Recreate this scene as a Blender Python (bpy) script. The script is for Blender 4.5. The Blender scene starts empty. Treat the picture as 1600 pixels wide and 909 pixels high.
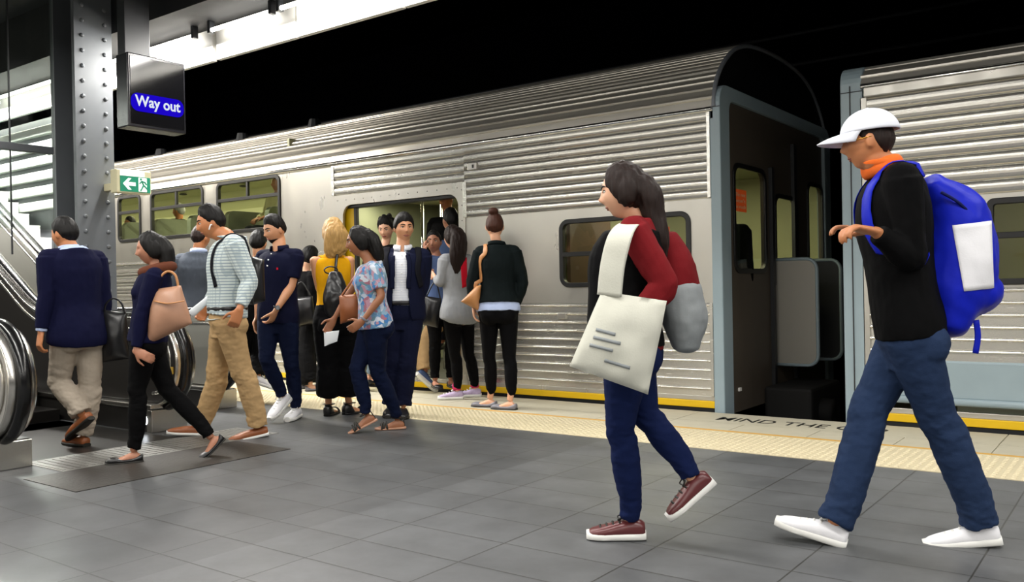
import bpy, bmesh, math, random
import numpy as np
from mathutils import Vector, Matrix, noise
from mathutils.geometry import tessellate_polygon
from mathutils.bvhtree import BVHTree
random.seed(7)
PI = math.pi
scene = bpy.context.scene
COL = scene.collection

# ------------------------------------------------------------------ camera
FPX, PITCH, ROLL, YAW, CAMH = 1364.4, .004589, -.01885, .63756, 1.10
FW = Vector((-math.sin(YAW)*math.cos(PITCH), math.cos(YAW)*math.cos(PITCH), -math.sin(PITCH)))
RT = Vector((math.cos(YAW), math.sin(YAW), 0))
UP = RT.cross(FW)
CR = RT*math.cos(ROLL) + UP*math.sin(ROLL)
CU = CR.cross(FW)
CAM = Vector((0, 0, CAMH))
cd = bpy.data.cameras.new('camera'); cam = bpy.data.objects.new('camera', cd); COL.objects.link(cam)
cd.sensor_width = 36; cd.lens = 36*FPX/1600; cd.clip_end = 200; cd.clip_start = .05
cam.matrix_world = Matrix(((CR.x, CU.x, -FW.x, 0), (CR.y, CU.y, -FW.y, 0), (CR.z, CU.z, -FW.z, CAMH), (0, 0, 0, 1)))
scene.camera = cam

# ------------------------------------------------------------------ world, lamps, exposure
scene.view_settings.view_transform = 'Standard'
scene.view_settings.look = 'None'
scene.view_settings.gamma = 1
scene.view_settings.use_curve_mapping = False
scene.view_settings.exposure = -0.22
w = bpy.data.worlds.new('world'); scene.world = w; w.use_nodes = True
w.node_tree.nodes['Background'].inputs[0].default_value = (.55, .6, .7, 1)
w.node_tree.nodes['Background'].inputs[1].default_value = .03

def area(name, loc, sx, sy, power, col=(1, .97, .92), rot=(0, 0, 0)):
    l = bpy.data.lights.new(name, 'AREA'); l.shape = 'RECTANGLE'; l.size = sx; l.size_y = sy
    l.energy = power; l.color = col
    o = bpy.data.objects.new(name, l); COL.objects.link(o); o.location = loc; o.rotation_euler = rot
    return o
LAMP_Y, LAMP_Z = 5.2, 3.60
for k in range(-9, 4):          # the row of tubes along the bulkhead
    x_ = k*2.4+1.0
    area('tube_light', (x_, LAMP_Y-.14, LAMP_Z-.03), 2.2, .10, 290 if x_ < -8.5 else (95 if x_ < -5 else 50), rot=(-.25, 0, 0))
for x_ in (-20, -17.4, -14.8, -12.2, -10.2):   # unseen lamps added behind the bulkhead to brighten the carriage's left end
    area('added_train_light', (x_, 5.43, 3.56), 2.2, .12, 85, (1, .94, .84), rot=(.95, 0, 0))
for k in range(-8, 2):          # further unseen rows over the platform, added to light people and the back wall
    for yy in (1.9, -2.4, -6.2):
        area('tube_light', (k*4.8+1.6, yy, 3.62), 4.4, .14, 165)

# ------------------------------------------------------------------ helpers
def pd(px, py, D):
    return CAM + (FW + CR*((px-800)/FPX) - CU*((py-454.5)/FPX))*D
def ray(px, py):
    return FW + CR*((px-800)/FPX) - CU*((py-454.5)/FPX)
def gz(px, py, z=0.0):
    d = ray(px, py); return CAM + d*((z-CAMH)/d.z)
def onY(px, py, Y):
    d = ray(px, py); return CAM + d*(Y/d.y)
def onX(px, py, X):
    d = ray(px, py); return CAM + d*(X/d.x)
def depth(P): return (Vector(P)-CAM).dot(FW)

def frames(pts):
    n = len(pts); T = []
    for i in range(n):
        a = pts[max(0, i-1)]; b = pts[min(n-1, i+1)]
        t = (b-a); T.append(t.normalized() if t.length > 1e-9 else Vector((0, 0, 1)))
    return T

def catmull(vals, sub):
    out = []
    n = len(vals)
    for i in range(n-1):
        p0, p1, p2, p3 = vals[max(i-1, 0)], vals[i], vals[i+1], vals[min(i+2, n-1)]
        for s in range(sub):
            t = s/sub
            out.append(.5*((2*p1)+(p2-p0)*t+(2*p0-5*p1+4*p2-p3)*t*t+(3*p1-p0-3*p2+p3)*t**3))
    out.append(vals[-1])
    return out

class MB:
    def __init__(s): s.v = []; s.f = []
    def add(s, v, f):
        o = len(s.v); s.v += [Vector(q) for q in v]; s.f += [tuple(i+o for i in q) for q in f]; return s
    def box(s, x0, x1, y0, y1, z0, z1):
        v = [(x, y, z) for x in (x0, x1) for y in (y0, y1) for z in (z0, z1)]
        return s.add(v, [(0, 1, 3, 2), (4, 6, 7, 5), (0, 4, 5, 1), (2, 3, 7, 6), (0, 2, 6, 4), (1, 5, 7, 3)])
    def boxr(s, c, size, R=None):
        R = R or Matrix.Identity(3); c = Vector(c)
        v = [c + R @ Vector((x*size[0]/2, y*size[1]/2, z*size[2]/2)) for x in (-1, 1) for y in (-1, 1) for z in (-1, 1)]
        return s.add(v, [(0, 1, 3, 2), (4, 6, 7, 5), (0, 4, 5, 1), (2, 3, 7, 6), (0, 2, 6, 4), (1, 5, 7, 3)])
    def tube(s, pts, rad, n=12, side=None, sub=1, cap=True, round_=0):
        pts = [Vector(p) for p in pts]
        rad = [Vector(r if hasattr(r, '__len__') else (r, r)).to_2d() if hasattr(r, '__len__') else Vector((r, r)) for r in (rad if hasattr(rad, '__len__') and not isinstance(rad, tuple) else [rad]*len(pts))]
        sides = None
        if side is not None:
            sides = [Vector(q) for q in side] if isinstance(side, list) else [Vector(side)]*len(pts)
        if sub > 1:
            pts = catmull(pts, sub); rad = catmull(rad, sub)
            if sides: sides = catmull(sides, sub)
        if round_:                                  # rounded ends
            def ext(p, t, r, sgn):
                P, Rr = [], []
                m = min(r.x, r.y)*round_
                for a in (.35, .65, .85, .97):
                    P.append(p + t*sgn*m*a); Rr.append(r*math.sqrt(max(0, 1-a*a)))
                return P, Rr
            T = frames(pts)
            P, Q = ext(pts[0], T[0], rad[0], -1); P2, Q2 = ext(pts[-1], T[-1], rad[-1], 1)
            if sides: sides = [sides[0]]*4+sides+[sides[-1]]*4
            pts = P[::-1]+pts+P2; rad = Q[::-1]+rad+Q2
        T = frames(pts); o = len(s.v)
        u = None
        for i, p in enumerate(pts):
            t = T[i]
            if sides: u = sides[i]
            elif u is None: u = Vector((1, 0, 0)) if abs(t.x) < .8 else Vector((0, 1, 0))
            u = u - t*u.dot(t)
            if u.length < 1e-6: u = t.orthogonal()
            u.normalize(); v = t.cross(u)
            for k in range(n):
                a = 2*PI*k/n
                s.v.append(p + u*(math.cos(a)*rad[i].x) + v*(math.sin(a)*rad[i].y))
        m = len(pts)
        for i in range(m-1):
            for k in range(n):
                a = o+i*n+k; b = o+i*n+(k+1) % n
                s.f.append((a, b, b+n, a+n))
        if cap:
            s.f.append(tuple(o+k for k in range(n))[::-1]); s.f.append(tuple(o+(m-1)*n+k for k in range(n)))
        return s
    def loop(s, pts, r, n=8):                       # closed tube
        pts = [Vector(p) for p in pts]; m = len(pts); o = len(s.v); u = None
        r = r if hasattr(r, '__len__') else (r, r)
        for i, p in enumerate(pts):
            t = (pts[(i+1) % m]-pts[i-1]).normalized()
            if u is None: u = Vector((0, 0, 1)) if abs(t.z) < .8 else Vector((0, 1, 0))
            u = (u-t*u.dot(t)).normalized(); v = t.cross(u)
            for k in range(n):
                a = 2*PI*k/n; s.v.append(p+u*math.cos(a)*r[0]+v*math.sin(a)*r[1])
        for i in range(m):
            for k in range(n):
                a = o+i*n+k; b = o+i*n+(k+1) % n; c = o+((i+1) % m)*n+(k+1) % n; d = o+((i+1) % m)*n+k
                s.f.append((a, b, c, d))
        return s
    def ell(s, c, r, R=None, nu=20, nv=12):
        c = Vector(c); R = R or Matrix.Identity(3); r = r if hasattr(r, '__len__') else (r, r, r)
        o = len(s.v)
        s.v.append(c+R@Vector((0, 0, -r[2])))
        for i in range(1, nv):
            a = -PI/2+PI*i/nv
            for k in range(nu):
                b = 2*PI*k/nu
                s.v.append(c+R@Vector((r[0]*math.cos(a)*math.cos(b), r[1]*math.cos(a)*math.sin(b), r[2]*math.sin(a))))
        s.v.append(c+R@Vector((0, 0, r[2]))); top = len(s.v)-1
        for k in range(nu): s.f.append((o, o+1+(k+1) % nu, o+1+k))
        for i in range(nv-2):
            for k in range(nu):
                a = o+1+i*nu+k; b = o+1+i*nu+(k+1) % nu
                s.f.append((a, b, b+nu, a+nu))
        for k in range(nu): s.f.append((top, top-nu+k, top-nu+(k+1) % nu))
        return s
    def prism(s, outline, holes, O, ux, uy, t):     # outline in (ux, uy), extruded by t along ux x uy
        O, ux, uy = Vector(O), Vector(ux), Vector(uy); nrm = ux.cross(uy).normalized()
        loops = [list(outline)]+[list(h) for h in holes]
        flat = [Vector((p[0], p[1], 0)) for L in loops for p in L]
        bm = bmesh.new(); bv = [bm.verts.new(p) for p in flat]; k = 0; ee = []
        for L in loops:
            m = len(L)
            for i in range(m): ee.append(bm.edges.new((bv[k+i], bv[k+(i+1) % m])))
            k += m
        bm.verts.index_update()
        bmesh.ops.triangle_fill(bm, use_beauty=True, use_dissolve=False, edges=ee, normal=(0, 0, 1))
        tri = [tuple(v.index for v in f.verts) for f in bm.faces]; bm.free()
        N = len(flat); o = len(s.v)
        base = [O+ux*p.x+uy*p.y for p in flat]
        s.v += base+[b+nrm*t for b in base]
        for a, b, c in tri:
            if (flat[b]-flat[a]).cross(flat[c]-flat[a]).z < 0: b, c = c, b
            s.f.append((o+a, o+c, o+b)); s.f.append((o+N+a, o+N+b, o+N+c))
        k = 0
        for L in loops:
            m = len(L)
            for i in range(m):
                a = o+k+i; b = o+k+(i+1) % m
                s.f.append((a, b, b+N, a+N))
            k += m
        return s
    def strip(s, prof, O0, O1, ax, ay):             # open profile swept from O0 to O1
        O0, O1, ax, ay = Vector(O0), Vector(O1), Vector(ax), Vector(ay); o = len(s.v); n = len(prof)
        for O in (O0, O1): s.v += [O+ax*p[0]+ay*p[1] for p in prof]
        for i in range(n-1): s.f.append((o+i, o+i+1, o+n+i+1, o+n+i))
        return s
    def build(s, name, mat, parent=None, smooth=False, bevel=0, seg=2, solid=0, fix=True, sm_angle=None):
        base = root_loc(parent)
        me = bpy.data.meshes.new(name); me.from_pydata([v-base for v in s.v], [], s.f)
        if fix:
            bm = bmesh.new(); bm.from_mesh(me); bmesh.ops.recalc_face_normals(bm, faces=bm.faces); bm.to_mesh(me); bm.free()
        me.update()
        return link(name, me, mat, parent, smooth, bevel, seg, solid, sm_angle)

def root_loc(o):
    if o is None: return Vector((0, 0, 0))
    while o.parent is not None: o = o.parent
    return o.location.copy()

def link(name, me, mat, parent=None, smooth=False, bevel=0, seg=2, solid=0, sm_angle=None):
    o = bpy.data.objects.new(name, me); COL.objects.link(o)
    if mat: me.materials.append(mat)
    if parent: o.parent = parent
    if smooth: me.polygons.foreach_set('use_smooth', [True]*len(me.polygons))
    if sm_angle: me.set_sharp_from_angle(angle=sm_angle)
    if solid:
        m = o.modifiers.new('solid', 'SOLIDIFY'); m.thickness = solid; m.offset = -1
    if bevel:
        m = o.modifiers.new('bevel', 'BEVEL'); m.width = bevel; m.segments = seg; m.limit_method = 'ANGLE'; m.angle_limit = .6
    return o

def tag(o, label=None, cat=None, group=None, kind=None):
    if label: o['label'] = label
    if cat: o['category'] = cat
    if group: o['group'] = group
    if kind: o['kind'] = kind
    return o
def empty(name, loc, label, cat, group=None):
    o = bpy.data.objects.new(name, None); COL.objects.link(o); o.location = loc; o.empty_display_size = .1
    return tag(o, label, cat, group)
def rrect(x0, y0, x1, y1, r, n=6):
    out = []
    for cx, cy, a0 in ((x1-r, y1-r, 0), (x0+r, y1-r, PI/2), (x0+r, y0+r, PI), (x1-r, y0+r, 1.5*PI)):
        for k in range(n+1):
            a = a0+PI/2*k/n; out.append((cx+r*math.cos(a), cy+r*math.sin(a)))
    return out
def rect(x0, y0, x1, y1): return [(x0, y0), (x1, y0), (x1, y1), (x0, y1)]

# ------------------------------------------------------------------ materials
def srgb(h):
    h = h.lstrip('#'); c = [int(h[i:i+2], 16)/255 for i in (0, 2, 4)]
    return tuple(((x+.055)/1.055)**2.4 if x > .04045 else x/12.92 for x in c)+(1,)
def nt(m): return m.node_tree.nodes, m.node_tree.links
def mat(name, col, rough=.6, metal=0, var=0, vscale=8, bump=0, bscale=60, stretch=None, spec=None, sheen=0, rvar=0, coat=0):
    m = bpy.data.materials.new(name); m.use_nodes = True
    N, L = nt(m); b = N['Principled BSDF']
    c = srgb(col) if isinstance(col, str) else tuple(col)+((1,) if len(col) == 3 else ())
    b.inputs['Base Color'].default_value = c; b.inputs['Roughness'].default_value = rough; b.inputs['Metallic'].default_value = metal
    if spec is not None: b.inputs['Specular IOR Level'].default_value = spec
    if sheen: b.inputs['Sheen Weight'].default_value = sheen
    if coat: b.inputs['Coat Weight'].default_value = coat
    if var or bump or rvar:
        tc = N.new('ShaderNodeTexCoord'); mp = N.new('ShaderNodeMapping'); L.new(tc.outputs['Object'], mp.inputs[0])
        if stretch: mp.inputs['Scale'].default_value = stretch
    if var or rvar:
        nz = N.new('ShaderNodeTexNoise'); nz.inputs['Scale'].default_value = vscale; nz.inputs['Detail'].default_value = 4
        L.new(mp.outputs[0], nz.inputs['Vector'])
    if var:
        mx = N.new('ShaderNodeMix'); mx.data_type = 'RGBA'
        mx.inputs[6].default_value = tuple(x*(1-var) for x in c[:3])+(1,); mx.inputs[7].default_value = tuple(min(1, x*(1+var)) for x in c[:3])+(1,)
        L.new(nz.outputs[0], mx.inputs[0]); L.new(mx.outputs[2], b.inputs['Base Color'])
    if rvar:
        mr = N.new('ShaderNodeMapRange'); mr.inputs[1].default_value = .3; mr.inputs[2].default_value = .7
        mr.inputs[3].default_value = max(.02, rough-rvar); mr.inputs[4].default_value = min(1, rough+rvar)
        L.new(nz.outputs[0], mr.inputs[0]); L.new(mr.outputs[0], b.inputs['Roughness'])
    if bump:
        n2 = N.new('ShaderNodeTexNoise'); n2.inputs['Scale'].default_value = bscale; n2.inputs['Detail'].default_value = 3
        L.new(mp.outputs[0], n2.inputs['Vector'])
        bp = N.new('ShaderNodeBump'); bp.inputs['Strength'].default_value = min(1, bump); bp.inputs['Distance'].default_value = .003
        L.new(n2.outputs[0], bp.inputs['Height']); L.new(bp.outputs[0], b.inputs['Normal'])
    return m
def emit(name, col, s, base=None):
    m = bpy.data.materials.new(name); m.use_nodes = True; N, L = nt(m)
    b = N['Principled BSDF']; c = srgb(col) if isinstance(col, str) else tuple(col)+(1,)
    b.inputs['Base Color'].default_value = c if base is None else (base,)*3+(1,); b.inputs['Emission Color'].default_value = c; b.inputs['Emission Strength'].default_value = s
    if base is not None: b.inputs['Specular IOR Level'].default_value = 0
    return m
def glass(name, col=(.75, .8, .75), rough=.02, a=.12):
    m = bpy.data.materials.new(name); m.use_nodes = True; N, L = nt(m)
    N.remove(N['Principled BSDF']); out = N['Material Output']
    tr = N.new('ShaderNodeBsdfTransparent'); tr.inputs[0].default_value = tuple(col)+(1,)
    gl = N.new('ShaderNodeBsdfGlossy'); gl.inputs['Roughness'].default_value = rough
    lw = N.new('ShaderNodeLayerWeight'); lw.inputs['Blend'].default_value = .5
    pw = N.new('ShaderNodeMath'); pw.operation = 'POWER'; pw.inputs[1].default_value = 4; L.new(lw.outputs['Facing'], pw.inputs[0])
    fr = N.new('ShaderNodeMapRange'); fr.inputs[3].default_value = .03; fr.inputs[4].default_value = .4; L.new(pw.outputs[0], fr.inputs[0])
    mx = N.new('ShaderNodeMixShader')
    L.new(fr.outputs[0], mx.inputs[0]); L.new(tr.outputs[0], mx.inputs[1]); L.new(gl.outputs[0], mx.inputs[2]); L.new(mx.outputs[0], out.inputs[0])
    return m

def steel(name, col, rough, along=(1, 14, 14), br=.03, dirt=.25, metal=.8):
    # brushed stainless: streaks run along the carriage, faint stains
    m = bpy.data.materials.new(name); m.use_nodes = True; N, L = nt(m); b = N['Principled BSDF']
    b.inputs['Metallic'].default_value = metal
    tc = N.new('ShaderNodeTexCoord'); mp = N.new('ShaderNodeMapping'); mp.inputs['Scale'].default_value = along; L.new(tc.outputs['Object'], mp.inputs[0])
    n1 = N.new('ShaderNodeTexNoise'); n1.inputs['Scale'].default_value = 2.2; n1.inputs['Detail'].default_value = 5; L.new(mp.outputs[0], n1.inputs['Vector'])
    n2 = N.new('ShaderNodeTexNoise'); n2.inputs['Scale'].default_value = 1.7; n2.inputs['Detail'].default_value = 6; L.new(tc.outputs['Object'], n2.inputs['Vector'])
    c = srgb(col)
    mx = N.new('ShaderNodeMix'); mx.data_type = 'RGBA'; mx.inputs[6].default_value = tuple(x*(1-dirt) for x in c[:3])+(1,); mx.inputs[7].default_value = c
    L.new(n2.outputs[0], mx.inputs[0]); L.new(mx.outputs[2], b.inputs['Base Color'])
    mr = N.new('ShaderNodeMapRange'); mr.inputs[1].default_value = .3; mr.inputs[2].default_value = .7; mr.inputs[3].default_value = rough-br; mr.inputs[4].default_value = rough+br
    L.new(n1.outputs[0], mr.inputs[0]); L.new(mr.outputs[0], b.inputs['Roughness'])
    return m

M = {}
M['steel'] = steel('stainless_steel', '#d6d4cd', .25, dirt=.10, metal=.82)
M['steel_flat'] = steel('stainless_sheet', '#c8c5bd', .34, (3, 3, 1.2), .08, .2, .72)
M['steel_roof'] = steel('stainless_roof', '#cbc7be', .32, dirt=.15, metal=.78)
M['steel_bright'] = mat('polished_steel', '#d8d8d5', .2, 1)
M['bluegrey'] = mat('blue_grey_paint', '#8fa0a8', .38, 0, .08, 5, rvar=.08)
M['yellow'] = mat('yellow_stripe_paint', '#d9b000', .45, 0, .08, 6)
M['black_rubber'] = mat('black_rubber', '#101010', .45)
M['dark'] = mat('dark_undergear', '#0d0c0b', .8, 0, .3, 6)
M['end_wall'] = mat('brown_grey_end_wall', '#4d453c', .55, 0, .2, 4)
M['dark_paint'] = mat('dark_paint', '#1b1d21', .5)
M['cabin'] = mat('cream_green_laminate', '#b3b591', .5)
M['cabin_dark'] = mat('grey_green_laminate', '#7d8270', .42)
M['seat_green'] = mat('grey_green_seat', '#6f7564', .7, 0, .1, 30)
M['seat_orange'] = mat('orange_brown_seat_end', '#8f4a26', .6)
M['cabin_floor'] = mat('dark_vinyl_floor', '#3a3a38', .5)
M['window_glass'] = glass('window_glass', (.94, .96, .88))
M['screen_glass'] = glass('screen_glass', (.8, .84, .82))
M['cream'] = mat('cream_concrete', '#b5af9b', .62, 0, .1, 9, .1, 50)
M['cream2'] = mat('cream_tactile_tile', '#cbbf9f', .55, 0, .08, 12)
M['orange'] = mat('orange_line', '#c99a3d', .6, 0, .15, 20)
M['black_text'] = mat('black_lettering', '#16140f', .6)
M['tunnel'] = mat('tunnel_black', '#020203', 1, spec=0)
M['ceil'] = mat('ceiling_dark_grey', '#17181a', .7, 0, .15, 3)
M['white_panel'] = mat('white_enamel_panel', '#eceae4', .35)
M['tube'] = emit('fluorescent_tube', (1, .97, .9), 14)
M['column'] = mat('grey_column_paint', '#5c6064', .5, 0, .08, 7, .06, 25)
M['column_dark'] = mat('dark_grey_paint', '#24262a', .4)
M['esc_dark'] = mat('dark_escalator_cladding', '#2a2826', .32, .4, .15, 3)
M['esc_steel'] = steel('escalator_steel', '#c9c6bf', .24, (2, 10, 10), .02, .06, 1)
M['handrail'] = mat('black_handrail', '#0c0c0d', .22)
M['comb'] = mat('comb_plate_aluminium', '#8d8c88', .4, .8, .15, 10)
M['sign_box'] = mat('sign_housing_dark', '#1a1a1e', .25)
M['sign_blue'] = emit('lit_blue_panel', (.014, .003, .66), 1.0, 0.0)
M['sign_white'] = emit('lit_white_lettering', (.85, .92, 1), 1.0, .02)
M['exit_green'] = emit('exit_green', '#0f7a5c', .35)
M['exit_white'] = emit('exit_white', '#e8efe8', .6)
M['exit_frame'] = mat('exit_sign_housing', '#c9c2a0', .5)
# ================================================================== SETTING
PX0, PX1 = -46, 9
EDGE = 6.97
def floor_mat():
    m = bpy.data.materials.new('grey_floor_tiles'); m.use_nodes = True; N, L = nt(m); b = N['Principled BSDF']
    tc = N.new('ShaderNodeTexCoord')
    mp = N.new('ShaderNodeMapping'); mp.inputs['Location'].default_value = (0, -.235, 0); L.new(tc.outputs['Object'], mp.inputs[0])
    br = N.new('ShaderNodeTexBrick'); br.offset = 0; br.inputs['Scale'].default_value = 1
    br.inputs['Brick Width'].default_value = .5685; br.inputs['Row Height'].default_value = .305
    br.inputs['Mortar Size'].default_value = .0042; br.inputs['Mortar Smooth'].default_value = .3; br.inputs['Bias'].default_value = 0
    br.inputs['Color1'].default_value = (.076, .080, .084, 1); br.inputs['Color2'].default_value = (.092, .096, .101, 1); br.inputs['Mortar'].default_value = (.028, .028, .026, 1)
    L.new(mp.outputs[0], br.inputs[0])
    nz = N.new('ShaderNodeTexNoise'); nz.inputs['Scale'].default_value = 3.5; nz.inputs['Detail'].default_value = 8; nz.inputs['Roughness'].default_value = .65; L.new(tc.outputs['Object'], nz.inputs['Vector'])
    mr = N.new('ShaderNodeMapRange'); mr.inputs[1].default_value = .3; mr.inputs[2].default_value = .7; mr.inputs[3].default_value = .78; mr.inputs[4].default_value = 1.22; L.new(nz.outputs[0], mr.inputs[0])
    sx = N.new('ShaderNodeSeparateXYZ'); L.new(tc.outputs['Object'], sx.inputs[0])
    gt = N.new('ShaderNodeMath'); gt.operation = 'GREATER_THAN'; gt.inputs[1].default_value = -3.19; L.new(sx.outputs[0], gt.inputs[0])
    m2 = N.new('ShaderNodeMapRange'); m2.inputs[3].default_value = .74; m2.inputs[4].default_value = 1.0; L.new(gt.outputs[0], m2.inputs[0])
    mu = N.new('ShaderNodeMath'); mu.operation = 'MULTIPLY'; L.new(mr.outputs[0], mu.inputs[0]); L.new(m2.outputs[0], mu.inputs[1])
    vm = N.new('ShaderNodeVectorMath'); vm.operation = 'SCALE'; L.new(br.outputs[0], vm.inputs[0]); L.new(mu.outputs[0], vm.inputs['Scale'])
    L.new(vm.outputs[0], b.inputs['Base Color'])
    n2 = N.new('ShaderNodeTexNoise'); n2.inputs['Scale'].default_value = 2; n2.inputs['Detail'].default_value = 5; L.new(tc.outputs['Object'], n2.inputs['Vector'])
    r = N.new('ShaderNodeMapRange'); r.inputs[3].default_value = .34; r.inputs[4].default_value = .56; L.new(n2.outputs[0], r.inputs[0]); L.new(r.outputs[0], b.inputs['Roughness'])
    bp = N.new('ShaderNodeBump'); bp.inputs['Strength'].default_value = .35; bp.inputs['Distance'].default_value = .003
    iv = N.new('ShaderNodeMath'); iv.operation = 'SUBTRACT'; iv.inputs[0].default_value = 1; L.new(br.outputs[1], iv.inputs[1]); L.new(iv.outputs[0], bp.inputs['Height'])
    L.new(bp.outputs[0], b.inputs['Normal'])
    return m
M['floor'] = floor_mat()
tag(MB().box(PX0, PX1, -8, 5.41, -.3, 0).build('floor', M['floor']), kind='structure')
tag(MB().box(PX0, PX1, 5.41, EDGE-.01, -1.2, -.006).build('floor_platform_edge', M['cream']), kind='structure')

# tactile strip: one sheet with rows of raised domes
def tactile_mat():
    m = mat('cream_tactile_tile', '#d8cba6', .55, 0, .06, 10); N, L = nt(m); b = N['Principled BSDF']
    tc = N.new('ShaderNodeTexCoord'); sx = N.new('ShaderNodeSeparateXYZ'); L.new(tc.outputs['Object'], sx.inputs[0])
    def wave(o):
        a = N.new('ShaderNodeMath'); a.operation = 'MULTIPLY'; a.inputs[1].default_value = 2*PI/.05; L.new(o, a.inputs[0])
        c = N.new('ShaderNodeMath'); c.operation = 'SINE'; L.new(a.outputs[0], c.inputs[0]); return c.outputs[0]
    ad = N.new('ShaderNodeMath'); ad.operation = 'ADD'; L.new(wave(sx.outputs[0]), ad.inputs[0]); L.new(wave(sx.outputs[1]), ad.inputs[1])
    mr = N.new('ShaderNodeMapRange'); mr.inputs[1].default_value = 0; mr.inputs[2].default_value = 1.4; L.new(ad.outputs[0], mr.inputs[0])
    bp = N.new('ShaderNodeBump'); bp.inputs['Strength'].default_value = 1; bp.inputs['Distance'].default_value = .006; L.new(mr.outputs[0], bp.inputs['Height'])
    L.new(bp.outputs[0], b.inputs['Normal'])
    return m
tp = MB().box(-30, PX1, 5.41, 6.10, -.006, .004)
for i in range(186):
    for j in range(13):
        x = -9.0+i*.05+.025*0; y = 5.445+j*.05
        if x > .3: continue
        o = len(tp.v); r0, r1, h = .0165, .010, .0055
        for k in range(8):
            a = PI/4*k; tp.v.append(Vector((x+r0*math.cos(a), y+r0*math.sin(a), .0035)))
        for k in range(8):
            a = PI/4*k; tp.v.append(Vector((x+r1*math.cos(a), y+r1*math.sin(a), .004+h)))
        for k in range(8): tp.f.append((o+k, o+(k+1) % 8, o+8+(k+1) % 8, o+8+k))
        tp.f.append(tuple(o+8+k for k in range(8)))
t = tp.build('floor_tactile_paving', M['cream2'], fix=False); tag(t, kind='structure')
tag(MB().box(PX0, PX1, 6.10, 6.155, -.006, .003).build('trim_1', M['orange']), kind='structure')
xs = [-3.17+2.312*k for k in range(-8, 6)]
cp = MB()
for a in xs:
    cp.box(a+.004, a+2.308, 6.50, EDGE, -.12, .002)
    for q in range(4): cp.box(a+.004+q*.578, a+.576+q*.578, 6.157, 6.497, -.02, .001)
tag(cp.build('floor_coping', M['cream']), kind='structure')

def text_mesh(s, width, O, ux, uy, th, name, m, parent=None, align_h=None, bold=.0):
    c = bpy.data.curves.new('txt', 'FONT'); c.body = s; c.size = 1; c.offset = bold; c.resolution_u = 3
    o = bpy.data.objects.new('txt', c); COL.objects.link(o)
    dg = bpy.context.evaluated_depsgraph_get(); dg.update()
    me0 = bpy.data.meshes.new_from_object(o.evaluated_get(dg)); bpy.data.objects.remove(o)
    vs = [v.co.copy() for v in me0.vertices]; x0 = min(v.x for v in vs); x1 = max(v.x for v in vs); y0 = min(v.y for v in vs); y1 = max(v.y for v in vs)
    sx = width/(x1-x0); sy = sx if align_h is None else align_h/(y1-y0)
    bm = bmesh.new(); bm.from_mesh(me0)
    ex = bmesh.ops.extrude_face_region(bm, geom=bm.faces[:]); bmesh.ops.translate(bm, verts=[g for g in ex['geom'] if isinstance(g, bmesh.types.BMVert)], vec=(0, 0, 1))
    ux, uy, O = Vector(ux).normalized(), Vector(uy).normalized(), Vector(O); n = ux.cross(uy); base = root_loc(parent)
    for v in bm.verts: v.co = O+ux*((v.co.x-x0)*sx)+uy*((v.co.y-y0)*sy)+n*(v.co.z*th)-base
    bmesh.ops.recalc_face_normals(bm, faces=bm.faces)
    me = bpy.data.meshes.new(name); bm.to_mesh(me); bm.free()
    return link(name, me, m, parent)
gl = gz(1114, 657); gr = gz(1386, 674.5)
t = text_mesh('MIND THE GAP', gr.x-gl.x, (gl.x, 6.60, .0025), (1, 0, 0), (0, 1, 0), .0012, 'platform_lettering', M['black_text'], None, .17, .004)
tag(t, 'black MIND THE GAP lettering painted on the cream platform edge', 'lettering')

# track pit, tunnel shell, ceiling, far platform side behind the viewer
tag(MB().box(PX0, PX1, 6.9, 13.2, -1.5, -1.3).build('floor_track_bed', M['dark']), kind='structure')
tag(MB().box(PX0, PX1, 13, 13.3, -1.5, 6.2).build('wall_tunnel', M['tunnel']), kind='structure')
tag(MB().box(PX0, PX1, LAMP_Y+.12, 13.3, 6.0, 6.2).build('ceiling_tunnel', M['tunnel']), kind='structure')
tag(MB().box(PX0-.3, PX0, -8.3, 13.3, -1.5, 6.2).build('wall_left', M['tunnel']), kind='structure')
tag(MB().box(PX1, PX1+.3, -8.3, 13.3, -1.5, 6.2).build('wall_right', M['tunnel']), kind='structure')
tag(MB().box(PX0, PX1, -8.3, -8, -.3, 6.2).build('wall_back', mat('beige_wall_tiles', '#bdb8ab', .5)), kind='structure')
tag(MB().box(PX0, PX1, -8.3, 4.75, 4.30, 4.5).build('ceiling', M['ceil']), kind='structure')
tag(MB().box(PX0, PX1, 4.70, LAMP_Y+.12, 3.72, 4.5).build('ceiling_soffit', M['ceil']), kind='structure')
tag(MB().box(PX0, PX1, LAMP_Y+.08, LAMP_Y+.12, 3.95, 6.2).build('wall_bulkhead', M['tunnel']), kind='structure')

# cable runs on the tunnel wall
for k, zz in enumerate((4.3, 4.75)):
    tag(MB().tube([(PX0+1, 12.9, zz), (PX1-1, 12.9, zz)], .035, 8).build('trim_%d' % (k+2), M['dark_paint'], smooth=True), kind='structure')

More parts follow.
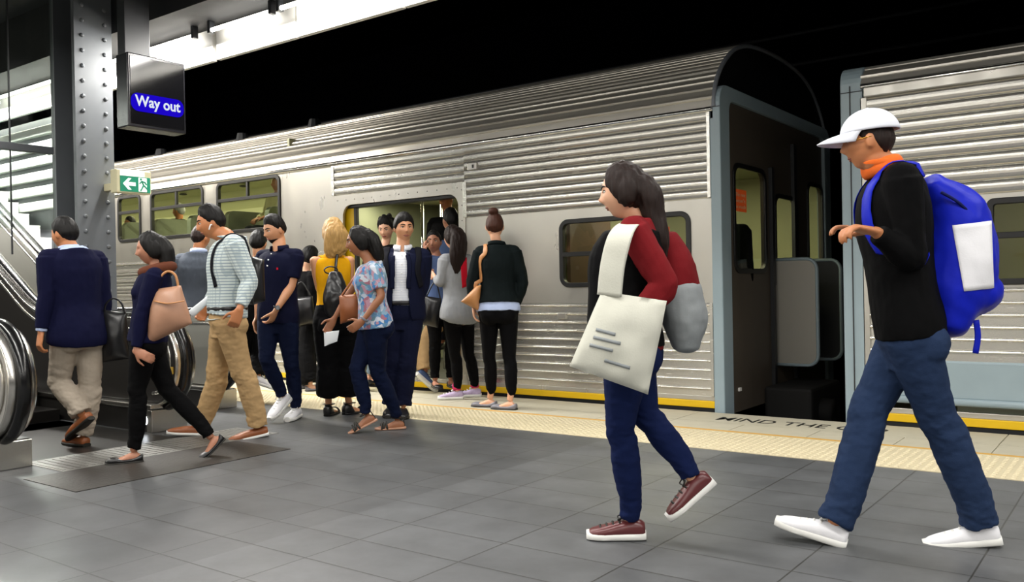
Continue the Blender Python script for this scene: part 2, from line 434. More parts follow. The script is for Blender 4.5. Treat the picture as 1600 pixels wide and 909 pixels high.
# white bulkhead panels with a fluorescent tube along their top
edges = [-19.7, -17.3, -14.9, -12.5, -10.0, -7.42, -6.22, -4.9, -3.7, -2.5, -1.3, -.1, 1.1, 2.3]
for i in range(len(edges)-1):
    a, b = edges[i], edges[i+1]
    g = .05 if abs(b+7.42) < .02 else .008
    tag(MB().box(a+.01, b-g, LAMP_Y-.0, LAMP_Y+.05, 3.385, 3.70).build('wall_bulkhead_panel', M['white_panel'], bevel=.004), kind='structure')
tubes = [(-19.6, -17.2), (-17.1, -14.7), (-14.6, -12.2), (-12.1, -9.7), (-9.6, -7.55), (-7.36, -6.36), (-6.33, -4.95), (-4.9, -3.5), (-3.45, -1.1), (-1.0, 1.3)]
for a, b in tubes:
    e = empty('fluorescent_light', ((a+b)/2, LAMP_Y-.1, 3.72), {-7.55: 'bright fluorescent tube partly hidden behind the Way out sign', -6.36: 'short bright fluorescent tube just right of the Way out sign', -4.95: 'bright fluorescent tube running out of the top of the picture'}.get(b), 'light')
    if 'label' not in e: del e['category']; e['kind'] = 'structure'
    KS = {} if 'label' in e else {'kind': 'structure'}
    MB().tube([(a+.06, LAMP_Y-.12, LAMP_Z+.03), (b-.06, LAMP_Y-.12, LAMP_Z+.03)], .019, 12).build('tube', M['tube'], e, True)
    for x in (a+.04, b-.04):
        MB().box(x-.02, x+.02, LAMP_Y-.15, LAMP_Y-.09, LAMP_Z, 3.72).build('lamp_holder', M['column_dark'], e, bevel=.004)
for k in range(-15, 3):  # unseen fittings for the added rows of light
    for yy in (1.9, -2.4, -6.2):
        e = empty('ceiling_light', (k*2.4+.4, yy, 4.3), None, None, None); e['kind'] = 'structure'
        MB().box(k*2.4-.75, k*2.4+1.55, yy-.09, yy+.09, 3.64, 3.72).build('housing', M['white_panel'], e, bevel=.01)
        for x_ in (k*2.4-.4, k*2.4+1.2): MB().tube([(x_, yy, 3.71), (x_, yy, 4.31)], .012, 8).build('suspension_rod', M['column_dark'], e)

for x_ in (-20, -17.4, -14.8, -12.2, -10.2):
    tag(MB().box(x_-1.2, x_+1.2, 5.33, 5.40, 3.56, 3.66).build('added_wall_light_fitting', M['white_panel'], bevel=.01), kind='structure')  # unseen fittings made up for the lamps that brighten the train
# ================================================================== TRAIN
YT = 7.02
def rib_prof(z0, z1, pitch, style):
    P = {'clap': [(0, -.006), (.03, 0), (.10, .005), (.22, .009), (.38, .012), (.55, .013), (.70, .012), (.82, .009), (.90, .005), (.95, 0), (.975, -.006)],
         'bead': [(0, 0), (.66, 0), (.665, .005), (.69, .0105), (.735, .0145), (.79, .016), (.845, .0145), (.89, .0105), (.915, .005), (.92, 0)]}[style]
    n = max(1, round((z1-z0)/pitch)); p = (z1-z0)/n; out = []
    for i in range(n):
        for a, d in P: out.append((z0+(i+a)*p, d))
    out.append((z1, 0)); return out
def ribs(name, x0, x1, z0, z1, pitch, style, parent, m=None):
    b = MB(); pr = rib_prof(z0, z1, pitch, style)
    b.strip([(z, d) for z, d in pr], (x0, YT, 0), (x1, YT, 0), (0, 0, 1), (0, -1, 0))
    o = b.build(name, m or M['steel'], parent, fix=False, solid=.006); o.modifiers['solid'].offset = 0
    return o
def plate(name, x0, x1, z0, z1, holes, parent, m=None, th=.03, out=0.0, r=0):
    ol = rrect(x0, z0, x1, z1, r) if r else rect(x0, z0, x1, z1)
    return MB().prism(ol, [h[::-1] for h in holes], (0, YT-out, 0), (1, 0, 0), (0, 0, 1), -th).build(name, m or M['steel_flat'], parent, bevel=.003)
def window(x0, x1, z0, z1, parent, transom=None, mullion=True, r=.10, fw=.045):
    ol = rrect(x0, z0, x1, z1, r); il = rrect(x0+fw, z0+fw, x1-fw, z1-fw, max(.02, r-fw))
    f = MB().prism(ol, [il[::-1]], (0, YT-.016, 0), (1, 0, 0), (0, 0, 1), -.05).build('window', M['black_rubber'], parent, bevel=.006)
    if transom:
        MB().box(x0+fw-.01, x1-fw+.01, YT-.014, YT+.02, transom-.022, transom+.022).build('transom', M['black_rubber'], f, bevel=.004)
        if mullion:
            xm = (x0+x1)/2; MB().box(xm-.02, xm+.02, YT-.013, YT+.02, transom+.02, z1-fw+.01).build('mullion', M['black_rubber'], f, bevel=.004)
    MB().prism(rrect(x0+fw-.01, z0+fw-.01, x1-fw+.01, z1-fw+.01, max(.02, r-fw)), [], (0, YT+.004, 0), (1, 0, 0), (0, 0, 1), -.005).build('pane', M['window_glass'], f)
    return f
ROOF = [(7.0, 2.60), (7.015, 2.70), (7.06, 2.82), (7.16, 2.95), (7.30, 3.07), (7.48, 3.18), (7.75, 3.27), (8.1, 3.315), (8.545, 3.33)]
ROOF_ALL = ROOF+[(17.09-y, z) for y, z in ROOF[-2::-1]]
ROOF_LOW = [(7.0, 2.60), (7.02, 2.66), (7.09, 2.72), (7.25, 2.765), (7.6, 2.80), (8.1, 2.83), (8.545, 2.84)]
def roof(x0, x1, parent, prof_=ROOF):
    pts = catmull([Vector(p) for p in prof_], 14); L = [0]
    for i in range(1, len(pts)): L.append(L[-1]+(pts[i]-pts[i-1]).length)
    def at(s):
        for i in range(1, len(L)):
            if L[i] >= s:
                t = (s-L[i-1])/(L[i]-L[i-1]); p = pts[i-1].lerp(pts[i], t); d = (pts[i]-pts[i-1]).normalized(); return p, Vector((-d.y, d.x))
        return pts[-1], Vector((0, 1))
    prof = []; s = 0
    # first band flat and broad, then beads
    seg = [(0.0, .115 if prof_ is ROOF else .08)]+[(.115+i*.068, .068) for i in range(22)]
    for s0, ln in seg:
        for a, d in ((0, 0), (.60, .001), (.66, .008), (.76, .014), (.88, .012), (.95, .004), (.97, -.003)):
            q = s0+a*ln
            if q > L[-1]-.01: break
            p, nn = at(q); prof.append(p+nn*d)
    prof.append(pts[-1]); prof += [Vector((17.09-p.x, p.y)) for p in prof[-2::-1]]
    b = MB().strip([(p.x, p.y) for p in prof], (x0, 0, 0), (x1, 0, 0), (0, 1, 0), (0, 0, 1))
    o = b.build('roof', M['steel_roof'], parent, fix=False, solid=.01); o.modifiers['solid'].offset = 0
    MB().tube([(x0, YT-.012, 2.585), (x1, YT-.012, 2.585)], (.022, .026), 12, side=(0, 1, 0)).build('gutter', M['steel_bright'], parent, True)
    return o
def shell_rest(x0, x1, parent):
    # far side, floor line, skirt, stripe
    MB().box(x0, x1, 10.03, 10.07, -.3, 2.62).build('far_side', M['cabin_dark'], parent)
    MB().box(x0, x1, YT-.004, YT+.03, .09, .132).build('sill', M['steel_flat'], parent, bevel=.004)
    MB().box(x0, x1, YT-.012, YT+.03, .03, .09).build('yellow_stripe', M['yellow'], parent, bevel=.004)
    MB().box(x0, x1, YT+.01, YT+.05, -.55, .03).build('skirt', M['dark_paint'], parent)
    MB().box(x0+.6, x1-.6, YT+.5, 9.6, -1.0, -.25).build('underframe', M['dark'], parent, bevel=.03)

# ---- carriage with the open door
T1 = empty('train_carriage', (-9, 8.545, -1.0), 'ribbed stainless steel double-deck carriage standing with its door open behind the passengers', 'train')
X1 = -3.06
ribs('upper_ribbing', -5.78, X1-.03, 1.83, 2.575, .083, 'clap', T1)
ribs('upper_ribbing', -7.78, -5.78, 2.205, 2.575, .0925, 'clap', T1)
ribs('lower_ribbing', -5.78, X1-.03, .132, .93, .076, 'bead', T1)
ribs('lower_ribbing', -30, -7.78, .132, 1.57, .109, 'bead', T1)
plate('side_panel', -8.70, -7.78, 1.57, 2.58, [], T1)
plate('side_panel', -5.78, X1, .93, 1.83, [rrect(-4.60, 1.10, -3.27, 1.72, .10)], T1)
MB().box(-3.09, X1, YT-.022, YT+.01, .132, .93).build('end_strip', M['steel'], T1, bevel=.003)
MB().box(-3.09, X1, YT-.022, YT+.01, 1.83, 2.575).build('end_strip', M['steel'], T1, bevel=.003)
MB().box(-5.80, -5.755, YT-.02, YT+.01, 1.83, 2.2).build('end_strip', M['steel'], T1, bevel=.003)
MB().box(-7.80, -7.755, YT-.02, YT+.01, 2.205, 2.575).build('end_strip', M['steel'], T1, bevel=.003)
plate('door_frame', -7.78, -5.78, .09, 2.205, [rrect(-7.62, .02, -5.87, 2.085, .13)[:14]+[(-7.62, .06), (-5.87, .06)] if False else [(-5.87, 1.955)]+[(-6.0+.13*math.cos(a), 1.955+.13*math.sin(a)) for a in [PI/12*k for k in range(1, 6)]]+[(-6.0, 2.085), (-7.49, 2.085)]+[(-7.49+.13*math.cos(a), 1.955+.13*math.sin(a)) for a in [PI/2+PI/12*k for k in range(1, 6)]]+[(-7.62, 1.955), (-7.62, .10), (-5.87, .10)]], T1, out=.012)
wins = [(-10.06, -8.745), (-11.64, -10.35), (-12.52, -11.89), (-14.1, -12.8), (-15.7, -14.4), (-17.3, -16.0), (-18.9, -17.6)]
plate('window_band', -30, -8.70, 1.57, 2.58, [rrect(a+.005, 1.875, b-.005, 2.555, .1) for a, b in wins], T1)
for a, b in wins: window(a, b, 1.87, 2.56, T1, 2.31, b-a > 1)
window(-4.62, -3.255, 1.085, 1.735, T1, 1.40, False)
roof(-30, X1+.03, T1)
shell_rest(-30, X1, T1)
# small fittings
b = MB().box(-5.72, -5.60, YT-.035, YT, 2.31, 2.385); b.build('door_indicator', M['steel_flat'], T1, bevel=.006)
MB().box(-5.655, -5.635, YT-.042, YT-.03, 2.33, 2.365).build('indicator_lens', M['black_rubber'], T1, bevel=.003)
MB().box(-4.64, -4.55, YT-.03, YT, .785, .84).build('step_socket', M['steel_flat'], T1, bevel=.004)
for zc in [1.02+.052*k for k in range(9)]:
    MB().box(-12.6, -11.7, YT-.03, YT-.005, zc, zc+.026).build('vent_slat', M['steel_flat'], T1, bevel=.003)
for x in (-8.7, -10.2, -12.2, -14.0, -16):
    MB().tube([(x, 7.55, 3.19), (x, 7.55, 3.30)], [.10, .07], 10).build('roof_vent', M['dark_paint'], T1)
rv = MB()
for x in [-7.7+.14*k for k in range(14)]: rv.ell((x, YT-.013, 2.145), (.007, .004, .007), nu=6, nv=4)
for z in [.2+.16*k for k in range(13)]: rv.ell((-5.82, YT-.013, z), (.007, .004, .007), nu=6, nv=4)
rv.build('frame_rivets', M['steel_bright'], T1)
# door leaf slid into its pocket, jamb seals
MB().box(-8.4, -7.50, YT+.05, YT+.085, .10, 2.09).build('door_leaf', M['yellow'], T1, bevel=.008)
MB().box(-7.50, -7.455, YT+.045, YT+.09, .10, 2.09).build('door_seal', M['black_rubber'], T1, bevel=.006)
MB().box(-5.90, -5.86, YT+.02, YT+.09, .10, 2.09).build('door_seal', M['black_rubber'], T1, bevel=.006)
MB().box(-7.62, -5.86, YT+.02, YT+.12, 2.05, 2.12).build('door_header', M['black_rubber'], T1, bevel=.006)
# vestibule
MB().box(-8.6, X1+.01, YT+.03, 10.03, .02, .085).build('vestibule_floor', M['cabin_floor'], T1)
MB().box(-8.6, X1+.01, YT+.03, 10.03, 2.32, 2.36).build('vestibule_ceiling', M['cabin'], T1)
MB().box(-8.64, -8.6, YT+.03, 10.03, .02, 2.4).build('partition', M['cabin_dark'], T1)
MB().box(-5.9, -5.0, 9.3, 9.34, .085, 2.32).build('partition', M['cabin'], T1)
MB().box(-7.75, -6.35, 9.55, 9.58, .085, 2.1).build('inner_door', M['cabin_dark'], T1, bevel=.01)
MB().box(-9.3, -7.80, 9.55, 9.58, .085, 2.1).build('inner_door', M['cabin_dark'], T1, bevel=.01)
MB().box(-5.84, -3.1, YT+.04, YT+.06, .085, 1.05).build('wall_lining', M['cabin_dark'], T1)
MB().box(-4.72, -4.68, 7.3, 8.1, .085, 2.32).build('partition', mat('brown_partition', '#4a3527', .6), T1)
MB().box(-8.6, X1, 9.96, 10.0, .085, 2.32).build('wall_lining', M['cabin'], T1)
for p, zt in ((onY(661, 400, 7.45), 2.32), (onY(690, 330, 8.3), 2.32), (onY(921, 380, 7.9), 2.3)):
    MB().tube([(p.x, p.y, .085), (p.x, p.y, zt)], .018, 12).build('grab_pole', M['steel_bright'], T1, True)
# saloon, upper deck
MB().box(-30, -8.64, YT+.05, 10.03, 1.40, 1.45).build('upper_deck', M['cabin_floor'], T1)
cl = MB(); pr = [(7.10, 2.60), (7.18, 2.75), (7.4, 2.92), (7.9, 3.0), (8.545, 3.02), (9.2, 3.0), (9.7, 2.92), (9.92, 2.75), (9.99, 2.6)]
cl.strip(pr, (-30, 0, 0), (-8.64, 0, 0), (0, 1, 0), (0, 0, 1)); cl.build('saloon_ceiling', M['cabin'], T1, fix=False, solid=.01)
MB().box(-30, -8.64, 9.95, 10.0, 1.45, 2.62).build('wall_lining', M['cabin'], T1)
MB().box(-8.7, -8.66, 7.1, 10.0, 1.45, 3.0).build('partition', M['cabin'], T1)
for k in range(9):
    x = -9.25-k*.86
    for y0, y1 in ((7.16, 8.05), (8.75, 9.9)):
        s_ = MB().prism(rrect(y0, 1.5, y1, 2.20, .10), [], (x, 0, 0), (0, 1, 0), (0, 0, 1), .09).build('seat_back', M['seat_green'], T1, bevel=.02)
        MB().box(x-.015, x+.11, y1-.01, y1+.045, 1.5, 2.13).build('seat_end', M['seat_orange'], s_, bevel=.015)
    MB().box(x-.42, x, 7.16, 8.05, 1.75, 1.86).build('seat_cushion', M['seat_green'], T1, bevel=.03)
for k in range(7):
    MB().ell((-9.1-k*.9, 9.4, 2.93), (.07, .07, .02)).build('ceiling_speaker', M['dark_paint'], T1, True)
CAB = (1, .93, .62)
MBt = emit('cabin_tube', (1, .95, .7), 4)
for k in range(8):
    x = -9.6-k*1.5
    MB().box(x-.55, x+.55, 8.45, 8.65, 2.985, 3.01).build('cabin_light', MBt, T1, bevel=.01)
    area('cabin_light', (x, 8.545, 2.97), 1.1, .2, 48, CAB)
for x in (-7.9, -6.6, -4.0):
    MB().box(x-.5, x+.5, 8.2, 8.4, 2.30, 2.325).build('cabin_light', MBt, T1, bevel=.01)
    area('cabin_light', (x, 8.3, 2.28), 1.0, .2, 32, CAB)

# ---- carriage end
def end_frame(xa, xb, parent, name='end_frame'):
    ol = rrect(7.0, -1.0, 10.09, 2.80, .16)
    il = rrect(7.21, -.99, 9.88, 2.68, .10)
    return MB().prism(ol, [il[::-1]], (xa, 0, 0), (0, 1, 0), (0, 0, 1), xb-xa).build(name, M['bluegrey'], parent, bevel=.012)
end_frame(X1, -2.965, T1)
MB().box(-3.06, -2.966, 6.994, 7.001, 2.595, 2.601).build('frame_seam', M['dark_paint'], T1)
MB().prism([(y, z) for y, z in ROOF_ALL]+[(10.09, 2.5), (7.0, 2.5)], [], (-3.055, 0, 0), (0, 1, 0), (0, 0, 1), .03).build('roof_end', mat('dark_roof_end', '#0c0d10', .5), T1, bevel=.004)
rim = [Vector((-3.02, y, z)) for y, z in ROOF_ALL]
MB().tube(rim, (.020, .02), 8, side=(1, 0, 0), sub=4).build('roof_rim', mat('dark_rim', '#7b8088', .4, .2), T1, True)
EW = -3.0
wy = [onX(p_, 345, EW).y for p_ in (1147, 1195, 1211, 1227, 1262, 1295)]; wzt, wzb = onX(1170, 264, EW).z, onX(1170, 422, EW).z
HWS = ((wy[0]+.005, wzb, wy[1], wzt), (wy[2], 1.0, wy[2]+.62, onX(1215, 307, EW).z), (wy[4], wzb, 9.86, wzt))
hw = [rrect(y0, z0, y1, z1, .1) for y0, z0, y1, z1 in HWS]
MB().prism(rect(7.1, -.04, 9.98, 2.74), [h[::-1] for h in hw], (EW-.04, 0, 0), (0, 1, 0), (0, 0, 1), .04).build('end_wall', M['end_wall'], T1)
for h, (y0, z0, y1, z1) in zip(hw, HWS):
    f = MB().prism(rrect(y0-.03, z0-.03, y1+.03, z1+.03, .12), [rrect(y0+.015, z0+.015, y1-.015, z1-.015, .09)[::-1]], (EW-.01, 0, 0), (0, 1, 0), (0, 0, 1), .025).build('end_window', M['black_rubber'], T1, bevel=.004)
    MB().prism(rrect(y0, z0, y1, z1, .1), [], (EW-.012, 0, 0), (0, 1, 0), (0, 0, 1), .004).build('pane', M['window_glass'], f)
MB().box(EW, EW+.035, wy[2]-.16, wy[2]-.10, .0, 2.2).build('door_post', M['dark_paint'], T1)
MB().box(EW, EW+.035, 8.86, 8.94, .0, 2.5).build('door_post', M['dark_paint'], T1)
def shield(y, x1, z0, z1, name, m):
    ol = [(EW, z0), (x1-.1, z0)]+[(x1-.1+.1*math.sin(a), z0+.1-.1*math.cos(a)) for a in [PI/12*k for k in range(1, 6)]]+[(x1, z0+.1), (x1, z1-.1)]+[(x1-.1+.1*math.cos(a), z1-.1+.1*math.sin(a)) for a in [PI/12*k for k in range(1, 6)]]+[(x1-.1, z1), (EW, z1)]
    s_ = MB().prism(ol, [], (0, y, 0), (1, 0, 0), (0, 0, 1), -.03).build(name, m, T1, bevel=.006)
    MB().tube([(p[0], y+.012, p[1]) for p in ol], (.026, .018), 8, side=None).build('edge_band', M['bluegrey'], s_, True)
YS = onX(1212, 490, EW).y; p1 = onY(1277, 490, YS)
shield(YS, p1.x, .30, 1.315, 'gangway_shield', mat('shield_grey', '#9a978f', .5, .3))
p2 = onY(1314, 490, YS+.75)
shield(YS+.75, p2.x, .30, 1.315, 'gangway_shield', M['dark_paint'])
MB().tube([(EW, 8.3, -.1), (-2.45, 8.3, -.12)], .12, 14).build('buffer', M['dark'], T1, True)
MB().box(EW, -2.55, 8.0, 8.9, -.45, .12).build('coupling', M['dark'], T1, bevel=.03)
po = onX(1166, 660-30, -2.93)
MB().box(-3.005, -2.985, 7.38, 7.43, .14, .17).build('end_tag', M['white_panel'], T1, bevel=.002)
# poster seen through the glass, its orange given a glow of its own
pa, pb = onX(1147, 329, -3.10), onX(1166, 298, -3.10)
MB().box(-3.105, -3.10, pa.y, pb.y, pa.z, pb.z).build('poster', emit('glowing_orange_poster', '#d9541e', .25), T1)
for i, s_ in enumerate(("The rest", "won't", "be much")):
    text_mesh(s_, (pb.y-pa.y)*.8, (-3.099, pa.y+(pb.y-pa.y)*.1, pb.z-(pb.z-pa.z)*(.32+.27*i)), (0, 1, 0), (0, 0, 1), .001, 'poster_text', M['white_panel'], T1, (pb.z-pa.z)*.17)
a, b_ = onY(1022, 372, 7.5), onY(1046, 354, 7.5)
MB().box(a.x, b_.x, 7.5, 7.505, a.z, b_.z).build('poster', emit('glowing_orange_poster', '#d9541e', .35), T1)  # same poster from the side, again with glow put into its colour

# ---- next carriage
T2 = empty('train_carriage', (3, 8.545, -1.0), 'ribbed stainless steel carriage at the right, beyond the gap, with a blue-grey corner post', 'train')
XB = -1.80
MB().prism(rrect(7.0, -1.0, 10.09, 2.76, .14), [rrect(7.21, -.99, 9.88, 2.64, .10)[::-1]], (-1.975, 0, 0), (0, 1, 0), (0, 0, 1), .165).build('end_frame', M['bluegrey'], T2, bevel=.014)
MB().box(-1.905, -1.897, 6.994, 7.001, 0, 2.6).build('frame_seam', M['dark_paint'], T2)
MB().box(-1.975, -1.81, 6.994, 7.001, 2.55, 2.556).build('frame_seam', M['dark_paint'], T2)
MB().box(-1.92, -1.89, 7.1, 9.98, -.04, 2.7).build('end_wall', M['end_wall'], T2)
ribs('upper_ribbing', XB, 6, 1.70, 2.50, .098, 'clap', T2)
ribs('lower_ribbing', XB, 6, .50, 1.03, .088, 'bead', T2)
plate('side_panel', XB, 6, 1.03, 1.70, [rrect(-.97, 1.06, .3, 1.655, .05), rrect(.8, 1.06, 2.1, 1.655, .05)], T2)
window(-.98, .31, 1.05, 1.665, T2, 1.40, True, r=.05); window(.79, 2.11, 1.05, 1.665, T2, 1.40, True, r=.05)
MB().box(XB, 6, YT-.03, YT+.03, .225, .50).build('skirt_panel', M['bluegrey'], T2, bevel=.012)
MB().tube([(XB, YT-.03, .205), (6, YT-.03, .205)], (.022, .028), 10, side=(0, 1, 0)).build('skirt_rail', M['bluegrey'], T2, True)
MB().box(XB-.03, XB+.02, YT-.02, YT+.02, .132, 2.5).build('end_strip', M['steel_flat'], T2, bevel=.004)
T2.location = (3, 8.545, -1.0)
roof(XB-.02, 6, T2, ROOF_LOW)
MB().box(-30 if False else XB, 6, YT-.03, YT+.01, 2.50, 2.575).build('cant_rail', M['steel_flat'], T2, bevel=.008)
shell_rest(XB, 6, T2)
MB().box(-1.85, 6, YT+.06, 10.0, .02, .085).build('vestibule_floor', M['cabin_floor'], T2)
MB().box(-1.85, 6, 9.96, 10.0, .085, 2.4).build('wall_lining', M['cabin'], T2)
MB().box(-1.85, 6, YT+.06, 10.0, 2.36, 2.4).build('vestibule_ceiling', M['cabin'], T2)
MB().box(-1.2, 5.9, YT+.07, YT+.09, .085, 1.03).build('wall_lining', M['cabin_dark'], T2)
for x in (-.72, -.3, .2):
    MB().tube([(x, 7.8, .085), (x, 7.8, 2.36)], .02, 12).build('grab_pole', M['steel_bright'], T2, True)
MB().box(-.6, .5, 8.4, 8.44, .085, 2.36).build('partition', mat('dark_partition', '#2b2621', .6), T2)
area('cabin_light', (0, 8.5, 2.34), 1.2, .2, 22, CAB)
# ================================================================== COLUMN, SCREEN, ESCALATORS, SIGNS
cx0, cy0, cy1 = -8.3, 4.25, 4.625
col_ = empty('steel_column', (cx0-.2, (cy0+cy1)/2, 0), 'grey painted steel column with two rows of round rivets beside the escalator', 'column')
fl = MB().box(cx0-.02, cx0, cy0, cy1, 0, 4.30)
for z in [.12+.145*k for k in range(29)]:
    for y in (cy0+.075, cy1-.075): fl.ell((cx0+.003, y, z), (.016, .021, .021), nu=10, nv=6)
fl.build('flange', M['column'], col_, fix=True)
MB().box(cx0-.42, cx0-.40, cy0, cy1, 0, 4.30).build('flange', M['column'], col_, bevel=.003)
MB().box(cx0-.40, cx0-.02, (cy0+cy1)/2-.012, (cy0+cy1)/2+.012, 0, 4.30).build('web', M['column_dark'], col_)
for sy in (cy0+.01, cy1-.03): MB().box(cx0-.075, cx0-.02, sy, sy+.02, 0, 4.30).build('angle_iron', M['column'], col_, bevel=.003)

bm_ = MB().box(cx0-.42, cx0+.02, -4, 4.6, 4.06, 4.30).build('steel_beam', M['column_dark'], None, bevel=.01)
tag(bm_, 'dark steel beam across the ceiling above the riveted column', 'beam')
bm2 = MB().box(-16, -7.2, 3.2, 3.5, 4.1, 4.3).build('steel_beam', M['column_dark'], None, bevel=.01)
tag(bm2, 'dark ceiling beam running along above the glass screen', 'beam')

scr = empty('glass_screen', (-8.75, 3.3, 0), 'tall framed glass screen standing at the left of the riveted column', 'screen')
SX = -8.78
p = onX(90, 200, SX).y
MB().box(SX-.05, SX+.05, p-.03, p+.03, 1.5, 4.1).build('frame_post', M['column'], scr, bevel=.005)
MB().box(SX-.10, SX+.02, p+.03, 4.3, 1.0, 4.1).build('side_plate', M['column_dark'], scr, bevel=.004)
zt = onX(60, 234, SX).z
MB().box(SX-.04, SX+.05, 2.2, 4.25, zt-.035, zt+.035).build('transom', M['column'], scr, bevel=.005)
pj = onX(15, 200, SX).y
MB().box(SX-.008, SX+.008, pj-.006, pj+.006, 1.5, 4.1).build('joint', M['column_dark'], scr)
for a, b in ((2.2, pj-.006), (pj+.006, p-.03)):
    MB().box(SX-.006, SX+.006, a, b, zt+.035, 4.1).build('pane', M['screen_glass'], scr)
    MB().box(SX-.006, SX+.006, a, b, 1.75, zt-.035).build('pane', M['screen_glass'], scr)

# slatted wall and tube beyond the glass
sl = empty('slatted_wall', (-13, 5.15, 2), 'pale horizontal slats on the wall beyond the glass screen', 'wall panel')
SLX = onY(112, 200, 5.45).x
for k in range(6):
    z = 2.2+.19*k
    MB().box(-22, SLX, 5.40, 5.47, z, z+.115).build('slat', mat('pale_slat', '#c3c9c2', .4) if k == 0 else bpy.data.materials['pale_slat'], sl, bevel=.01)
MB().box(-22, SLX, 5.48, 5.52, 1.2, 3.38).build('backing', M['column'], sl)

# stairs beyond
st = empty('staircase', (-10.6, 5.3, 0), 'pale stair flight rising to the left behind the escalator handrail', 'stairs')
sm = mat('pale_stair_tread', '#c9cac4', .35)
for k in range(12):
    x = -10.0-k*.29; z = 1.15+k*.168
    MB().box(x-.30, x, 5.16, 5.38, z-.17, z).build('tread', sm, st, bevel=.006)
    MB().box(x-.03, x+.004, 5.16, 5.38, z-.004, z+.004).build('nosing', M['white_panel'], st)

def path(tipx, r, cz, x_level, x_end, sl=.577, n=14, back=.5):
    cx = tipx-r; pts = [(cx-back, cz-r)]
    for k in range(n+1):
        a = -PI/2+PI*k/n; pts.append((cx+r*math.cos(a), cz+r*math.sin(a)))
    R = 1.5; a30 = math.atan(sl)
    for k in range(1, 9):
        a = a30*k/8; pts.append((x_level-R*math.sin(a), cz+r+R*(1-math.cos(a))))
    xl, zl = pts[-1]
    pts.append((x_end, zl+(xl-x_end)*sl))
    return pts
def balustrade(Y, tipx, label, panel, th=.14, r=.385, cz=.555, xl=-7.7, xe=-11.8, newel=None, side=-1):
    e = empty('escalator_balustrade', (tipx-.6, Y, 0), label, 'escalator')
    hp = path(tipx, r, cz, xl, xe)
    MB().tube([(x, Y, z) for x, z in hp], (.045, .026), 14, side=(0, 1, 0)).build('handrail', M['handrail'], e, True)
    dp = path(tipx-.035, r-.035, cz, xl, xe)
    MB().tube([(x, Y, z) for x, z in dp], (th/2+.02, .016), 12, side=(0, 1, 0)).build('deck_trim', M['esc_steel'], e, True)
    inn = path(tipx-.06, r-.06, cz, xl, xe)
    ol = inn+[(xe, -.2), (inn[0][0]-.6, -.2), (inn[0][0]-.6, inn[0][1])]
    MB().prism(ol, [], (0, Y+th/2, 0), (1, 0, 0), (0, 0, 1), th).build('panel', panel, e, bevel=.004)
    tr = path(tipx-.13, r-.13, cz, xl, xe)[1:]
    for s_ in (-1, 1):
        MB().tube([(x, Y+s_*(th/2+.004), z) for x, z in tr], (.008, .016), 8, side=(0, 1, 0)).build('trim', M['esc_steel'], e, True)
    return e
for Y, tip, lab, pan in ((2.52, -5.60, 'escalator balustrade end nearest the viewer, with bright steel side and black handrail', M['esc_steel']),
                         (3.98, -6.12, 'dark escalator balustrade with a small round light, behind the woman with tan bag', M['esc_dark']),
                         (4.98, -6.84, 'farther escalator balustrade end with black handrail, behind the man in khaki trousers', mat('pale_brushed_panel', '#b9b8ae', .3, .6))):
    e = balustrade(Y, tip, lab, pan, xl=-8.0 if Y < 4.5 else -9.0)
    # plinth
    xt = tip-.28
    MB().box(-9, xt, Y-.15, Y+.15, 0, .185).build('plinth', M['esc_dark'], e, bevel=.006)
    MB().box(-9, xt+.01, Y-.165, Y-.05, .185, .225).build('ledge', M['esc_steel'], e, bevel=.008)
    MB().box(xt-.06, xt+.012, Y-.158, Y+.158, 0, .18).build('plinth_end', M['esc_steel'], e, bevel=.006)
    if Y == 3.98:
        q = onY(227, 657, Y-.155)
        MB().tube([(q.x, Y-.152, q.z), (q.x, Y-.162, q.z)], .034, 20).build('guide_light', emit('guide_light', (.9, .95, 1), 8), e)
        q = onY(258, 578, Y-.074)
        MB().box(q.x-.11, q.x+.11, Y-.078, Y-.07, q.z-.028, q.z+.028).build('warning_plate', mat('dim_yellow_plate', '#a8852a', .5), e)
stp = empty('escalator_steps', (-8, 3.25, 0), 'dark grooved escalator steps between the two balustrades', 'escalator steps')
ld = MB().box(-7.4, -6.02, 2.70, 3.80, -.05, .003).build('escalator_landing', M['esc_dark']); tag(ld, 'dark landing plate between the two escalator balustrades', 'floor plate')
for k in range(12):
    x = -7.4-k*.4; z = .0+max(0, (k-.5))*.2
    MB().box(x-.4, x, 2.70, 3.80, z-.22, z).build('step', M['esc_dark'], stp, bevel=.004)
cb = MB().box(-6.02, -5.50, 2.69, 4.35, -.02, .003)
for k in range(34): cb.box(-5.98, -5.54, 2.71+.048*k, 2.728+.048*k, .003, .0055)
tag(cb.build('comb_plate', M['comb'], bevel=0), 'ribbed aluminium comb plate at the foot of the escalator', 'plate')
dm = MB().box(-5.49, -4.87, 2.45, 3.95, -.02, .004)
tag(dm.build('floor_mat_plate', mat('dark_studded_plate', '#3a3733', .5, .5, .15, 8, .9, 45)), 'dark studded floor plate in front of the comb plate', 'floor plate')

